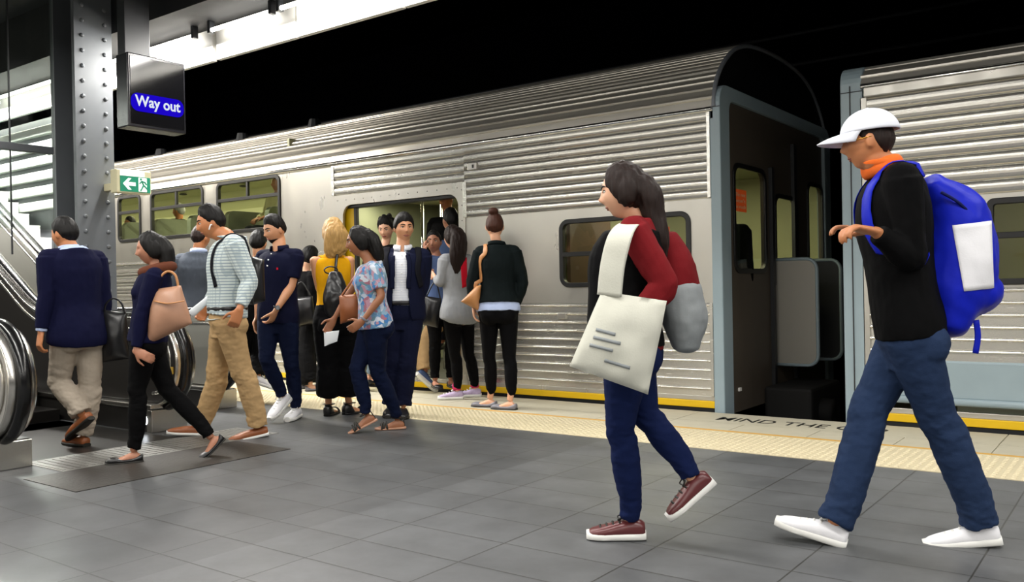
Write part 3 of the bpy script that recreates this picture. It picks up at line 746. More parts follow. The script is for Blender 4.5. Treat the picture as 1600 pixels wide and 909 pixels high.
# ---- Way out sign
wy0, wy1 = onX(200, 150, -7.5).y, onX(290, 150, -7.5).y
wz0, wz1 = onX(245, 203, -7.5).z, onX(245, 90, -7.5).z
ws = empty('way_out_sign', (-7.7, (wy0+wy1)/2, wz0), 'dark hanging sign box with Way out in white on lit blue', 'sign')
MB().box(-7.70, -7.50, wy0, wy1, wz0, wz1).build('housing', M['sign_box'], ws, bevel=.012)
MB().box(-7.505, -7.494, wy0+.02, wy1-.02, wz0+.03, wz1-.03).build('face', mat('black_gloss_screen', '#0c0c0e', .12), ws, bevel=.004)
za, zb = onX(245, 178, -7.49).z, onX(245, 150, -7.49).z
ya, yb = onX(205, 165, -7.49).y, onX(287, 165, -7.49).y
MB().prism(rrect(ya, za, yb, zb, (zb-za)*.42), [], (-7.494, 0, 0), (0, 1, 0), (0, 0, 1), .004).build('lit_panel', M['sign_blue'], ws)
text_mesh('Way out', (yb-ya)*.86, (-7.489, ya+(yb-ya)*.07, za+(zb-za)*.10), (0, 1, 0), (0, 0, 1), .002, 'lettering', M['sign_white'], ws, (zb-za)*.78, .022)
MB().box(-7.66, -7.54, wy0+.0, wy0+.25, wz1-.01, 4.30).build('hanger', M['column_dark'], ws, bevel=.006)

# ---- exit sign
EX = -8.02
a, b = onX(183, 300, EX), onX(236, 268, EX)
es = empty('exit_sign', (EX, (a.y+b.y)/2, a.z), 'small green and white exit sign with an arrow and a running figure', 'sign')
ey0, ey1, ez0, ez1 = a.y, b.y, onX(210, 302, EX).z, onX(210, 266, EX).z
W, H = ey1-ey0, ez1-ez0
MB().box(EX-.12, EX, ey0, ey1, ez0, ez1).build('housing', M['exit_frame'], es, bevel=.008)
MB().box(EX-.28, EX-.12, ey0+.02, ey0+.08, ez0+.03, ez0+.10).build('bracket', M['exit_frame'], es, bevel=.004)
MB().box(EX-.002, EX+.004, ey0+W*.09, ey0+W*.8, ez1-H*.27, ez1-H*.03).build('top_panel', M['exit_white'], es)
fy0, fy1, fz0, fz1 = ey0+W*.09, ey1-W*.04, ez0+H*.06, ez0+H*.72
MB().box(EX-.002, EX+.005, fy0, fy1, fz0, fz1).build('face', M['exit_green'], es)
wf, hf = fy1-fy0, fz1-fz0
MB().box(EX, EX+.007, fy0+wf*.60, fy0+wf*.88, fz0+hf*.04, fz1-hf*.04).build('door_field', M['exit_white'], es)
ar = [(.08, .5), (.26, .88), (.36, .88), (.25, .62), (.5, .62), (.5, .38), (.25, .38), (.36, .12), (.26, .12)]
MB().prism([(fy0+wf*x, fz0+hf*z) for x, z in ar], [], (EX+.005, 0, 0), (0, 1, 0), (0, 0, 1), .003).build('arrow', M['exit_white'], es)
rn = MB(); F = lambda x, z: (EX+.008, fy0+wf*x, fz0+hf*z)
rn.ell(F(.68, .86), (.002, .012, .012), nu=10, nv=6)
for pp in ([(.70, .76), (.76, .48)], [(.70, .74), (.82, .66), (.86, .52)], [(.70, .72), (.63, .56)], [(.76, .48), (.72, .3), (.66, .1)], [(.76, .48), (.84, .34), (.90, .22)]):
    rn.tube([F(*q) for q in pp], .007, 6)
rn.build('running_figure', M['exit_green'], es)
# ================================================================== FIGURES
def remesh(mb, vox, smooth=4, fac=.5):
    me = bpy.data.meshes.new('tmp'); me.from_pydata([tuple(v) for v in mb.v], [], mb.f)
    bm = bmesh.new(); bm.from_mesh(me); bmesh.ops.recalc_face_normals(bm, faces=bm.faces); bm.to_mesh(me); bm.free()
    o = bpy.data.objects.new('tmp', me); COL.objects.link(o)
    m = o.modifiers.new('r', 'REMESH'); m.mode = 'VOXEL'; m.voxel_size = vox; m.use_smooth_shade = True
    if smooth:
        q = o.modifiers.new('s', 'SMOOTH'); q.iterations = smooth; q.factor = fac
    dg = bpy.context.evaluated_depsgraph_get(); dg.update()
    out = bpy.data.meshes.new_from_object(o.evaluated_get(dg))
    bpy.data.objects.remove(o); bpy.data.meshes.remove(me)
    return out
def wrinkle(me, amp, freq=(14, 14, 9), seed=0, fn=None):
    nrm = [v.normal.copy() for v in me.vertices]
    for v, nv in zip(me.vertices, nrm):
        p = v.co
        q = Vector((p.x*freq[0]+seed*7.1, p.y*freq[1], p.z*freq[2]))
        a = noise.noise(q)*.7+noise.noise(q*2.3)*.35
        k = fn(p) if fn else 1
        v.co = p + nv*(amp*a*k)
def finish(me, name, mt, parent, smooth=True):
    base = root_loc(parent)
    me.transform(Matrix.Translation(-base)); me.materials.clear()
    me.name = name
    return link(name, me, mt, parent, smooth)
def lerp_tab(tab, x):
    if x <= tab[0][0]: return tab[0][1]
    for (a, u), (b, v) in zip(tab, tab[1:]):
        if x <= b:
            t = (x-a)/(b-a); t = t*t*(3-2*t); return u+(v-u)*t
    return tab[-1][1]
def sstep(a, b, x):
    t = max(0, min(1, (x-a)/(b-a))); return t*t*(3-2*t)

SECT = {'m': [(-.17, .095, .085, 0), (-.06, .162, .108, -.008), (.08, .166, .112, -.004), (.28, .152, .106, .006), (.45, .152, .106, .01), (.65, .166, .118, .012), (.80, .172, .114, .004), (.90, .160, .092, -.008), (.97, .115, .068, -.012), (1.04, .060, .058, -.006)],
        'f': [(-.17, .095, .085, 0), (-.06, .168, .115, -.012), (.08, .166, .112, -.006), (.28, .132, .094, .004), (.45, .124, .090, .008), (.65, .140, .108, .012), (.80, .147, .100, .006), (.90, .138, .080, -.004), (.97, .098, .058, -.008), (1.04, .050, .050, -.004)]}
def head_pt(x, y, z):
    X, Y, Z = .0745*x, .094*y, .114*z
    if z < 0:
        X *= 1-.24*(-z)**1.7
        if y < 0: Y *= 1-.38*(-z)
        else: Y *= 1-.06*(-z)
    if y > 0:
        w = min(1, y*1.6)
        def g(x0, z0, sx, sz): return math.exp(-((X-x0)/sx)**2-((Z-z0)/sz)**2)
        a = .021*g(0, -.024, .0105, .012)+.012*g(0, -.004, .0085, .022)+.008*(g(.012, -.031, .008, .008)+g(-.012, -.031, .008, .008))
        a += -.0095*(g(.031, .009, .016, .011)+g(-.031, .009, .016, .011))+.0035*(g(.028, .031, .022, .008)+g(-.028, .031, .022, .008))
        a += .0075*g(0, -.0585, .018, .0095)-.003*g(0, -.0585, .022, .0022)+.010*g(0, -.098, .020, .015)+.004*(g(.044, -.02, .018, .022)+g(-.044, -.02, .018, .022))
        Y += a*w
    return Vector((X, Y, Z))
HAIRLINE = {'short': [(0, .62), (.5, .56), (.95, .40), (1.25, .12), (1.45, -.12), (1.75, -.10), (2.0, -.30), (2.5, -.52), (3.15, -.60)],
            'long': [(0, .66), (.45, .58), (.8, .30), (1.1, -.15), (1.4, -.55), (2.0, -.75), (3.15, -.85)]}

class Fig:
    def __init__(s, label, D=None, ground=None, S=1.0, sex='m', skin='tan', pel=None, neck=None, head=None, chest=0, hips=None, face=None,
                 pitch=0, roll=0, vox=.0065, group=None):
        s.S, s.sex, s.skin, s.vox = S, sex, M[skin], vox
        if D is None: D = depth(gz(*ground))
        s.D = D
        P = pd(pel[0], pel[1], D+(pel[2] if len(pel) > 2 else 0)); s.P = P
        s.N = pd(neck[0], neck[1], D+(neck[2] if len(neck) > 2 else 0))
        s.Hc = pd(head[0], head[1], D+(head[2] if len(head) > 2 else 0))
        h = (P-CAM); h.z = 0; s.h = h.normalized(); s.rt = s.h.cross(Vector((0, 0, 1)))
        s.hips = chest if hips is None else hips; s.chest = chest; s.face = chest if face is None else face
        s.fh, s.fc, s.ff = s.dir(s.hips), s.dir(s.chest), s.dir(s.face)
        up = Vector((0, 0, 1)); s.lh, s.lc = -(s.fh.cross(up)), -(s.fc.cross(up))
        s.e = empty('person', (P.x, P.y, 0), label, 'person', group)
        sh = (.178 if sex == 'm' else .152)*S
        ax = (s.N-s.P).normalized(); s.ax = ax
        drop = .05*S
        s.sh = {'L': s.N+s.lc*sh-ax*drop, 'R': s.N-s.lc*sh-ax*drop}
        hw = .085*S
        s.hip = {'L': P+s.lh*hw, 'R': P-s.lh*hw}
        # head frame
        f = s.ff; x = f.cross(up)                       # person's right
        p, r = math.radians(pitch), math.radians(roll)
        f2 = f*math.cos(p)+up*math.sin(p); u2 = x.cross(f2)
        x2 = x*math.cos(r)+u2*math.sin(r); u3 = x2.cross(f2)
        s.HR = Matrix((x2, f2, u3)).transposed()
        s.arm, s.leg, s.hand = {}, {}, {}
        s.bits = {}
    def dir(s, a):
        a = math.radians(a); return -s.h*math.cos(a)-s.rt*math.sin(a)
    def reach(s, A, px, py, L, f):
        r = ray(px, py).normalized(); q = A-CAM; b = r.dot(q); disc = b*b-(q.length_squared-L*L)
        if disc < 0: return CAM+r*b
        return CAM+r*(b+f*math.sqrt(disc))
    def set_arm(s, side, el, wr, curl=.5, hd=None, pn=None, spread=.12, hide=False):
        k = s.S*(1 if s.sex == 'm' else .93)
        E = s.reach(s.sh[side], el[0], el[1], .29*k, el[2] if len(el) > 2 else 0)
        W = s.reach(E, wr[0], wr[1], .25*k, wr[2] if len(wr) > 2 else 0)
        s.arm[side] = (s.sh[side], E, W)
        d = (W-E).normalized() if hd is None else (pd(hd[0], hd[1], depth(W)+(hd[2] if len(hd) > 2 else 0))-W).normalized()
        n = s.lc*(-1 if side == 'L' else 1) if pn is None else pn
        s.hand[side] = (W, d, n, curl, spread)
        s.bits['arm'+side] = ((E-s.sh[side]).length/k, (W-E).length/k)
        return s
    def set_leg(s, side, kn, gr=None, an=None, toe=None, tp=0, bend=.02):
        # gr: pixel on the ground under the ankle; an: pixel of a lifted ankle with reach factor
        hip = s.hip[side]; up = Vector((0, 0, 1)); fd = s.dir(s.hips if toe is None else toe)
        if gr is not None:
            G = gz(gr[0], gr[1], gr[2] if len(gr) > 2 else 0); A = G+up*.082*s.S
            r = ray(kn[0], kn[1]).normalized(); mid = (hip+A)/2+s.fh*bend
            K = CAM+r*(r.dot(mid-CAM))
            gz_ = G.z
        else:
            K = s.reach(hip, kn[0], kn[1], .43*s.S, kn[2] if len(kn) > 2 else 0)
            A = s.reach(K, an[0], an[1], .41*s.S, an[2] if len(an) > 2 else 0)
        a = math.radians(tp); f = fd*math.cos(a)+up*math.sin(a); x = fd.cross(up); u = x.cross(f)
        s.leg[side] = (hip, K, A, f, u, x)
        s.bits['leg'+side] = ((K-hip).length/s.S, (A-K).length/s.S)
        return s
    # ---------------------------------------------------------------- pieces
    def sec(s, t):
        tab = SECT[s.sex]; S = s.S
        w = lerp_lin([(q[0], q[1]) for q in tab], t)*S; d = lerp_lin([(q[0], q[2]) for q in tab], t)*S; o = lerp_lin([(q[0], q[3]) for q in tab], t)*S
        k = max(0, min(1, (t-.05)/.6))
        f = (s.fh*(1-k)+s.fc*k).normalized(); l = (s.lh*(1-k)+s.lc*k).normalized()
        c = s.P+(s.N-s.P)*t+f*o
        return c, l, f, w, d
    def torso(s, mb, t0, t1, e=0, ed=None, flare=0, n=28, tab=None):
        ts = [t0]+[q[0] for q in SECT[s.sex] if t0 < q[0] < t1]+[t1]
        P_, R_, Sd = [], [], []
        for t in ts:
            c, l, f, w, d = s.sec(t); q = flare*max(0, (.35-t)) if flare else 0
            x = tab(t) if tab else 0
            P_.append(c); R_.append((w+e*s.S+q+x, d+(ed if ed is not None else e)*s.S+q+x)); Sd.append(l)
        mb.tube(P_, R_, n, side=Sd, sub=4)
        return mb
    def ringpts(s, t, e, n=32):
        c, l, f, w, d = s.sec(t)
        return [c+l*math.cos(2*PI*k/n)*(w+e)+f*math.sin(2*PI*k/n)*(d+e) for k in range(n)]
    def shoulders(s, mb, e=0, top=.97):
        k = s.S*(1 if s.sex == 'm' else .86)
        for sd in 'LR':
            a = s.N-s.ax*.02*s.S; b = s.sh[sd]
            mb.tube([a-s.ax*.03*s.S, (a+b)/2-s.ax*.012*s.S, b], [.062*k+e, .058*k+e, .054*k+e], 14, round_=.9)
    def armtube(s, mb, side, f0=0, f1=2, e=0, eh=None, round_=.9, sub=4):
        k = s.S*(1 if s.sex == 'm' else .84)
        A, E, W = s.arm[side]
        tab = [(0, .053), (.25, .051), (.6, .046), (.95, .038), (1.1, .0395), (1.35, .040), (1.7, .031), (2, .0245)]
        ts = [t for t in (0, .25, .6, .9, 1.05, 1.3, 1.65, 2) if f0 <= t <= f1]
        if not ts or ts[-1] < f1-.02: ts.append(f1)
        P_, R_ = [], []
        for t in ts:
            p = A.lerp(E, t) if t <= 1 else E.lerp(W, t-1)
            ee = e if eh is None else e+(eh-e)*t/f1
            r = lerp_lin(tab, t)*k+ee
            P_.append(p); R_.append((r, r))
        mb.tube(P_, R_, 14, sub=sub, round_=round_)
        return mb
    def legtube(s, mb, side, f0=0, f1=2, e=0, tab=None, round_=0):
        k = s.S*(1 if s.sex == 'm' else .97)
        Hp, K, A = s.leg[side][:3]
        base = [(0, .090), (.3, .084), (.7, .064), (1.0, .054), (1.2, .055), (1.4, .056), (1.75, .040), (2, .034)]
        ts = [t for t in (0, .3, .7, .93, 1.07, 1.3, 1.5, 1.75, 2) if f0 <= t <= f1]
        if ts[-1] < f1-.02: ts.append(f1)
        sh = (A-K).normalized(); bk = (s.leg[side][3]*-1); bk = (bk-sh*bk.dot(sh)).normalized()
        P_, R_ = [], []
        for t in ts:
            p = Hp.lerp(K, t) if t <= 1 else K.lerp(A, t-1)
            if 1.05 < t < 1.8: p = p+bk*.014*k
            r = lerp_lin(base, t)*k+(tab(t) if tab else e)
            P_.append(p); R_.append((r, r))
        mb.tube(P_, R_, 18, sub=4, round_=round_)
        return mb
    def footloft(s, mb, side, e=0, hs=None, z0=0.0, L=None, n=16, lift=0, ws=1.0):
        Hp, K, A, f, u, x = s.leg[side]; k = s.S
        L = L or (.275 if s.sex == 'm' else .242)*k
        G = A-u*.082*k-u*0
        W = [(0, .020), (.05, .029), (.2, .033), (.45, .038), (.68, .046), (.84, .042), (.94, .030), (1, .012)]
        Ht = hs or [(0, .050), (.08, .072), (.25, .082), (.42, .066), (.6, .050), (.76, .040), (.9, .032), (1, .020)]
        rings = [0, .04, .1, .2, .3, .42, .55, .68, .8, .9, .96, 1]
        o = len(mb.v)
        for q in rings:
            w = lerp_lin(W, q)*k*ws+e; h = lerp_lin(Ht, q)*k+e; c = G+f*(-.058*k+q*L+(e if q > .5 else -e))
            for j in range(n):
                a = 2*PI*j/n; ca, sa = math.cos(a), math.sin(a)
                X = math.copysign(abs(ca)**.75, ca)*w
                Z = (z0+(h-z0)*(.5+.5*(sa if sa > 0 else -abs(sa)**.45)))
                mb.v.append(c+x*X+u*(Z+lift))
        m = len(rings)
        for i in range(m-1):
            for j in range(n):
                a = o+i*n+j; b = o+i*n+(j+1) % n; mb.f.append((a, b, b+n, a+n))
        mb.f.append(tuple(o+j for j in range(n))[::-1]); mb.f.append(tuple(o+(m-1)*n+j for j in range(n)))
        return mb
    def sole(s, mb, side, th, e, L=None, ws=1.0, heel=0):
        return s.footloft(mb, side, e, [(0, th), (1, th)], 0, L, 24, 0, ws)
    def mk_hand(s, mb, side):
        W, d, n, curl, spread = s.hand[side]; k = s.S*(1 if s.sex == 'm' else .9)
        d = d.normalized(); n = (n-d*n.dot(d)).normalized(); x = d.cross(n)          # x across the palm
        # thumb side: towards the front of the body / up
        ts = 1 if x.dot(s.fc+Vector((0, 0, .3))) > 0 else -1
        pal = [W-d*.01*k, W+d*.025*k, W+d*.06*k, W+d*.09*k]
        mb.tube(pal, [(.026*k, .019*k), (.036*k, .017*k), (.041*k, .015*k), (.040*k, .013*k)], 14, side=x, sub=3, round_=.8)
        for i, ln in enumerate((.070, .080, .074, .058)):
            off = (.030-.020*i)*ts; b = W+d*.088*k+x*off*k
            fd = (d+x*(off*spread*8)).normalized(); a = 0; pts = [b]; p = b
            for j, sg in enumerate((.45, .31, .24)):
                a += curl*(.75 if j == 0 else .95)
                q = fd*math.cos(a)+n*math.sin(a); p = p+q*ln*sg*k*1.1; pts.append(p)
            mb.tube(pts, [.0098*k, .0092*k, .0085*k, .0072*k], 10, sub=2, round_=.9)
        b = W+d*.028*k+x*.030*ts*k+n*.004*k; q1 = (d*.62+x*ts*.72+n*.25).normalized(); q2 = (d*.85+x*ts*.3+n*(.3+.4*curl)).normalized()
        p1 = b+q1*.042*k; p2 = p1+q2*.030*k; p3 = p2+q2*.024*k
        mb.tube([b-q1*.015*k, b, p1, p2, p3], [.013*k, .0135*k, .0112*k, .010*k, .008*k], 10, sub=2, round_=.9)
        return mb
    def hl(s, x, y, z): return s.Hc+s.HR@(Vector((x, y, z))*s.S*s.hk)
    hk = 1.0
    def head_mesh(s, mb):
        nu, nv = 56, 44; o = len(mb.v)
        for i in range(nv+1):
            a = -PI/2+PI*i/nv
            for k in range(nu):
                b = 2*PI*k/nu
                mb.v.append(s.hl(*head_pt(math.cos(a)*math.cos(b), math.cos(a)*math.sin(b), math.sin(a))))
                if i in (0, nv): break
        idx = lambda i, k: o if i == 0 else (o+1+(nv-1)*nu if i == nv else o+1+(i-1)*nu+k % nu)
        for i in range(nv):
            for k in range(nu):
                q = [idx(i, k), idx(i, k+1), idx(i+1, k+1), idx(i+1, k)]
                q2 = []
                for t in q:
                    if t not in q2: q2.append(t)
                mb.f.append(tuple(q2))
        for sx in (-1, 1):
            R = s.HR @ Matrix.Rotation(sx*-.35, 3, 'Z')
            mb.ell(s.hl(sx*.076, -.010, -.004), (.0085*s.S, .019*s.S, .031*s.S), R, 14, 10)
        return mb
    def body(s, face=True, brow='hair_black', lips='lip', eyes=True, feet=True, hands=True, neck_r=None):
        mb = MB(); S = s.S
        s.torso(mb, -.17, 1.04, -.012); s.shoulders(mb, -.012)
        nr = (neck_r or (.057 if s.sex == 'm' else .047))*S
        hb = s.hl(0, -.018, -.075)
        mb.tube([s.N-s.ax*.06*S, s.N+(hb-s.N)*.35, hb, s.hl(0, -.012, -.03)], [nr*1.15, nr, nr*.98, nr*.9], 18, sub=4)
        s.head_mesh(mb)
        for sd in 'LR':
            if sd in s.arm:
                s.armtube(mb, sd, e=-.002)
                if hands: s.mk_hand(mb, sd)
            if sd in s.leg:
                s.legtube(mb, sd, e=-.006)
                if feet:
                    s.footloft(mb, sd, -.004)
        if s.sex == 'f':
            for q in (-1, 1):
                c, l, f, w, d = s.sec(.68); mb.ell(c+l*q*.07*S+f*(d-.035*S), (.055*S, .05*S, .055*S), None, 14, 10)
        me = remesh(mb, s.vox, 2, .5)
        o = finish(me, 'body', s.skin, s.e)
        s.bodyo = o
        if face: s.facebits(brow, lips, eyes)
        return o
    def bvh(s, o):
        me = o.data; base = root_loc(o)
        return BVHTree.FromPolygons([v.co+base for v in me.vertices], [tuple(p.vertices) for p in me.polygons])
    def facebits(s, brow, lips, eyes):
        t = s.bvh(s.bodyo)
        def srf(x, z, off=0):
            o = s.hl(x, .25, z); d = s.HR@Vector((0, -1, 0)); h = t.ray_cast(o, d)
            return h[0]+(-d)*off if h[0] is not None else s.hl(x, .085, z)
        k = s.S
        for q in (-1, 1):
            if eyes:
                c = srf(q*.031, .0085, -.0065*k)
                w = MB().ell(c, (.0125*k, .0095*k, .0068*k), s.HR, 14, 10).build('eye', M['eye_white'], s.bodyo, True)
                MB().ell(c+s.HR@Vector((0, .0052*k, 0)), (.0058*k, .0052*k, .0058*k), s.HR, 12, 8).build('iris', M['eye_dark'], w, True) if False else MB().ell(c+s.HR@Vector((0, .0052*k, 0)), (.0058*k, .0052*k, .0058*k), s.HR, 12, 8).build('iris', M['eye_dark'], s.bodyo, True)
                MB().tube([srf(q*x, z, .0005) for x, z in ((.017, .0085), (.024, .0148), (.032, .0158), (.040, .0135), (.047, .008))], [.0012*k, .0022*k, .0024*k, .0022*k, .0012*k], 8, sub=3).build('eyelash', M['eye_dark'], s.bodyo, True)
            if brow:
                MB().tube([srf(q*x, z, .001) for x, z in ((.013, .0275), (.025, .032), (.038, .033), (.050, .027))], [(.0030*k, .0045*k), (.0028*k, .0046*k), (.0026*k, .0036*k), (.0015*k, .0015*k)], 8, sub=3, side=list([s.HR@Vector((0, 1, 0))]*4)).build('eyebrow', M[brow], s.bodyo, True)
        if lips:
            MB().tube([srf(x, z, -.001) for x, z in ((-.024, -.0585), (-.012, -.0560), (0, -.0565), (.012, -.0560), (.024, -.0585))], [.002*k, .0042*k, .0045*k, .0042*k, .002*k], 8, sub=3).build('lips', M[lips], s.bodyo, True)
            MB().tube([srf(x, z, -.001) for x, z in ((-.020, -.061), (-.010, -.0645), (0, -.065), (.010, -.0645), (.020, -.061))], [.002*k, .0042*k, .005*k, .0042*k, .002*k], 8, sub=3).build('lips', M[lips], s.bodyo, True)
    def haircap(s, style='short', th=.014, top=.012, back=0, fringe=0, mb=None, line=None):
        mb = mb or MB(); nu, nv = 56, 40; o = len(mb.v); tab = line or HAIRLINE[style]
        for i in range(nv+1):
            a = -PI/2+PI*i/nv
            for k in range(nu):
                b = 2*PI*k/nu; d = Vector((math.cos(a)*math.cos(b), math.cos(a)*math.sin(b), math.sin(a)))
                az = math.atan2(abs(d.x), d.y); zl = lerp_lin(tab, az)
                zl += .05*noise.noise(Vector((d.x*9, d.y*9, s.D)))
                m = sstep(-.06, .04, d.z-zl); m2 = sstep(.0, .36, d.z-zl)
                y = d.y
                p = head_pt(d.x, min(d.y, .2) if d.z < .3 else d.y, d.z) if False else head_pt(d.x, d.y, d.z)
                t_ = -.016+.019*m+(th-.003+top*max(0, d.z)**2+back*max(0, -d.y))*m2
                mb.v.append(s.hl(*(p+d*t_)))
                if i in (0, nv): break
        idx = lambda i, k: o if i == 0 else (o+1+(nv-1)*nu if i == nv else o+1+(i-1)*nu+k % nu)
        for i in range(nv):
            for k in range(nu):
                q2 = []
                for t in (idx(i, k), idx(i, k+1), idx(i+1, k+1), idx(i+1, k)):
                    if t not in q2: q2.append(t)
                mb.f.append(tuple(q2))
        return mb
    def hair(s, mt, style='short', th=.014, top=.012, back=0, extra=None, amp=.004, name='hair', line=None, vox=.006):
        mb = s.haircap(style, th, top, back, line=line)
        if style == 'long':
            for q in (-1, 1): mb.ell(s.hl(q*.070, -.026, -.008), (.024, .044, .062), s.HR, 16, 12)
        if extra: extra(mb)
        me = remesh(mb, vox, 3)
        up = s.HR@Vector((0, 0, 1))
        nrm = [v.normal.copy() for v in me.vertices]
        for v, nv in zip(me.vertices, nrm):
            p = v.co; q = p*70; q = q-up*(q.dot(up)*.86)
            v.co = p+nv*(amp*noise.noise(q)+amp*.5*noise.noise(p*22))
        return finish(me, name, M[mt], s.e)
    def trousers(s, mt, fit, t1=.26, f1=1.93, e=.014, amp=.006, name='trousers', extra=None, hem=None):
        mb = MB(); s.torso(mb, -.19, t1, e)
        c, l, f, w, d = s.sec(-.06)
        for q in (-1, 1): mb.ell(c+l*q*.075*s.S-f*(.045*s.S), (.085*s.S+e*.5, .085*s.S+e*.5, .095*s.S), None, 16, 12)
        for sd in 'LR':
            if sd in s.leg:
                s.legtube(mb, sd, 0, f1 if not isinstance(f1, dict) else f1[sd], tab=fit)
        if extra: extra(mb)
        me = remesh(mb, max(.007, s.vox), 3)
        ks = [s.leg[q][1] for q in s.leg]; an = [s.leg[q][2] for q in s.leg]
        def fn(p):
            r = .55
            for K in ks: r += .9*math.exp(-((p-K).length/.10)**2)
            for A in an: r += 1.3*math.exp(-((p-A).length/.13)**2)
            return r
        wrinkle(me, amp, (16, 16, 26), s.D, fn)
        o = finish(me, name, M[mt], s.e); s.tro = o
        return o
    def top(s, mt, sleeve=1.9, hem=-.05, t1=1.0, e=.018, es=.012, eh=None, amp=.006, name='shirt', flare=0, extra=None, bust=True, freq=(15, 15, 10), shoulders=True, ed=None, tab=None):
        mb = MB(); s.torso(mb, hem, t1, e, ed=ed, flare=flare, tab=tab)
        if shoulders: s.shoulders(mb, es*.6)
        if s.sex == 'f' and bust:
            for q in (-1, 1):
                c, l, f, w, d = s.sec(.68); mb.ell(c+l*q*.068*s.S+f*(d-.030*s.S), (.062*s.S, .058*s.S, .064*s.S), None, 14, 10)
        for sd in 'LR':
            sl = sleeve if not isinstance(sleeve, dict) else sleeve.get(sd, 0)
            if sd in s.arm and sl: s.armtube(mb, sd, 0, sl, es, eh, round_=0)
        if extra: extra(mb)
        me = remesh(mb, max(.0065, s.vox), 3)
        es_ = [s.arm[q][1] for q in s.arm]
        def fn(p):
            r = .7
            for K in es_: r += .9*math.exp(-((p-K).length/.10)**2)
            return r
        wrinkle(me, amp, freq, s.D, fn)
        o = finish(me, name, M[mt], s.e); return o
    def collar(s, mt, name='collar', t=1.0, r=None, h=.034, open_=0.0, parent=None):
        # standing band with an open front
        r = r or (.066 if s.sex == 'm' else .058)
        b = MB(); n = 26; S = s.S
        nd = (s.hl(0, -.018, -.075)-s.N).normalized()
        c = s.N+(s.hl(0, -.018, -.075)-s.N)*.12
        P0 = []
        for k in range(n+1):
            a = -PI/2+open_+(2*PI-2*open_)*k/n          # start/end at front
            q = s.lc*math.cos(a+PI)*r*S+s.fc*math.sin(a+PI)*r*S*.98
            fr = (1-math.cos(a+PI/2))/2                 # 0 at front, 1 at back
            P0.append((c+q-s.fc*0+nd*(-.012+.020*fr)*S, q.normalized()))
        v = []; f = []
        for p, q in P0:
            v += [p-nd*.010*S, p+nd*h*S-q*.004*S, p+nd*(h*.86)*S+q*.012*S, p-nd*.006*S+q*.020*S]
        for k in range(n):
            for j in range(3): f.append((4*k+j, 4*k+j+1, 4*k+j+5, 4*k+j+4))
        b.add(v, f)
        o = b.build(name, M[mt], parent or s.e, True, fix=True, solid=.004)
        return o
    def belt(s, mt, t=.24, e=.024, w=.018):
        b = MB(); pts = s.ringpts(t, e, 36); b.loop(pts, (w, .006), 8)
        return b.build('belt', M[mt], s.e, True)
    def shoe(s, side, kind, mt, sole='white_rubber', name='shoe', lace=None):
        S = s.S; Hp, K, A, f, u, x = s.leg[side]
        if kind == 'sneaker':
            hs = [(0, .068), (.08, .082), (.25, .088), (.40, .078), (.55, .064), (.7, .054), (.85, .046), (.94, .038), (1, .026)]
            up_ = s.footloft(MB(), side, .007, hs, .015).build(name, M[mt], s.e, True)
            s.sole(MB(), side, .030*S, .011).build('sole', M[sole], up_, True, sm_angle=.7)
            G = A-u*.082*S
            for j in range(4):
                q = .045+j*.028; hh = lerp_lin(hs, (q+.058)/.262)*S+.009; w = .026
                MB().tube([G+f*q*S+x*w*S*(-1)+u*(hh-.012), G+f*(q+.006)*S+u*(hh+.001), G+f*q*S+x*w*S+u*(hh-.012)], .0042, 8, sub=4).build('lace', M[lace or sole], up_, True)
            bw = MB()
            for q in (-1, 1):
                bw.tube([G+f*.045*S+u*(.086*S), G+f*.03*S+x*q*.018*S+u*.105*S, G+f*.055*S+x*q*.030*S+u*.094*S, G+f*.046*S+u*(.086*S)], .0032, 8, sub=3)
            bw.build('lace_bow', M[lace or sole], up_, True)
            return up_
        if kind == 'loafer':
            hs = [(0, .060), (.08, .068), (.25, .062), (.40, .066), (.55, .060), (.7, .050), (.85, .042), (.94, .036), (1, .024)]
            up_ = s.footloft(MB(), side, .006, hs, .012).build(name, M[mt], s.e, True)
            s.sole(MB(), side, .020*S, .009).build('sole', M[sole], up_, True, sm_angle=.7)
            return up_
        if kind == 'flat':
            hs = [(0, .055), (.08, .050), (.25, .030), (.45, .027), (.6, .030), (.72, .045), (.85, .040), (.94, .033), (1, .022)]
            up_ = s.footloft(MB(), side, .005, hs, .006).build(name, M[mt], s.e, True)
            s.sole(MB(), side, .010*S, .007).build('sole', M[sole], up_, True, sm_angle=.7)
            return up_
        if kind == 'sandal':
            so = s.sole(MB(), side, .014*S, .007).build(name, M[sole], s.e, True, sm_angle=.7)
            G = A-u*.082*S
            def band(q, hw, top, r=(.008, .004), tilt=0):
                pts = [G+f*(q+tilt*(a-.5))*S+x*hw*math.cos(PI*a)*S+u*(.008+top*math.sin(PI*a))*S for a in [k/10 for k in range(11)]]
                MB().tube(pts, r, 8, side=list([f]*11)).build('strap', M[mt], so, True)
            band(.135, .050, .050); band(.105, .048, .060, tilt=.03); band(.105, .048, .060, tilt=-.03)
            n = 20; pts = [A+f*(.003+.046*math.cos(2*PI*k/n))*S+x*.043*math.sin(2*PI*k/n)*S+u*.012*S for k in range(n)]
            MB().loop(pts, (.005, .0045), 8).build('strap', M[mt], so, True)
            MB().tube([G-f*.055*S+u*.01*S, G-f*.05*S+u*.06*S, G-f*.042*S+u*.094*S], (.012, .004), 8, side=x).build('strap', M[mt], so, True)
            return so
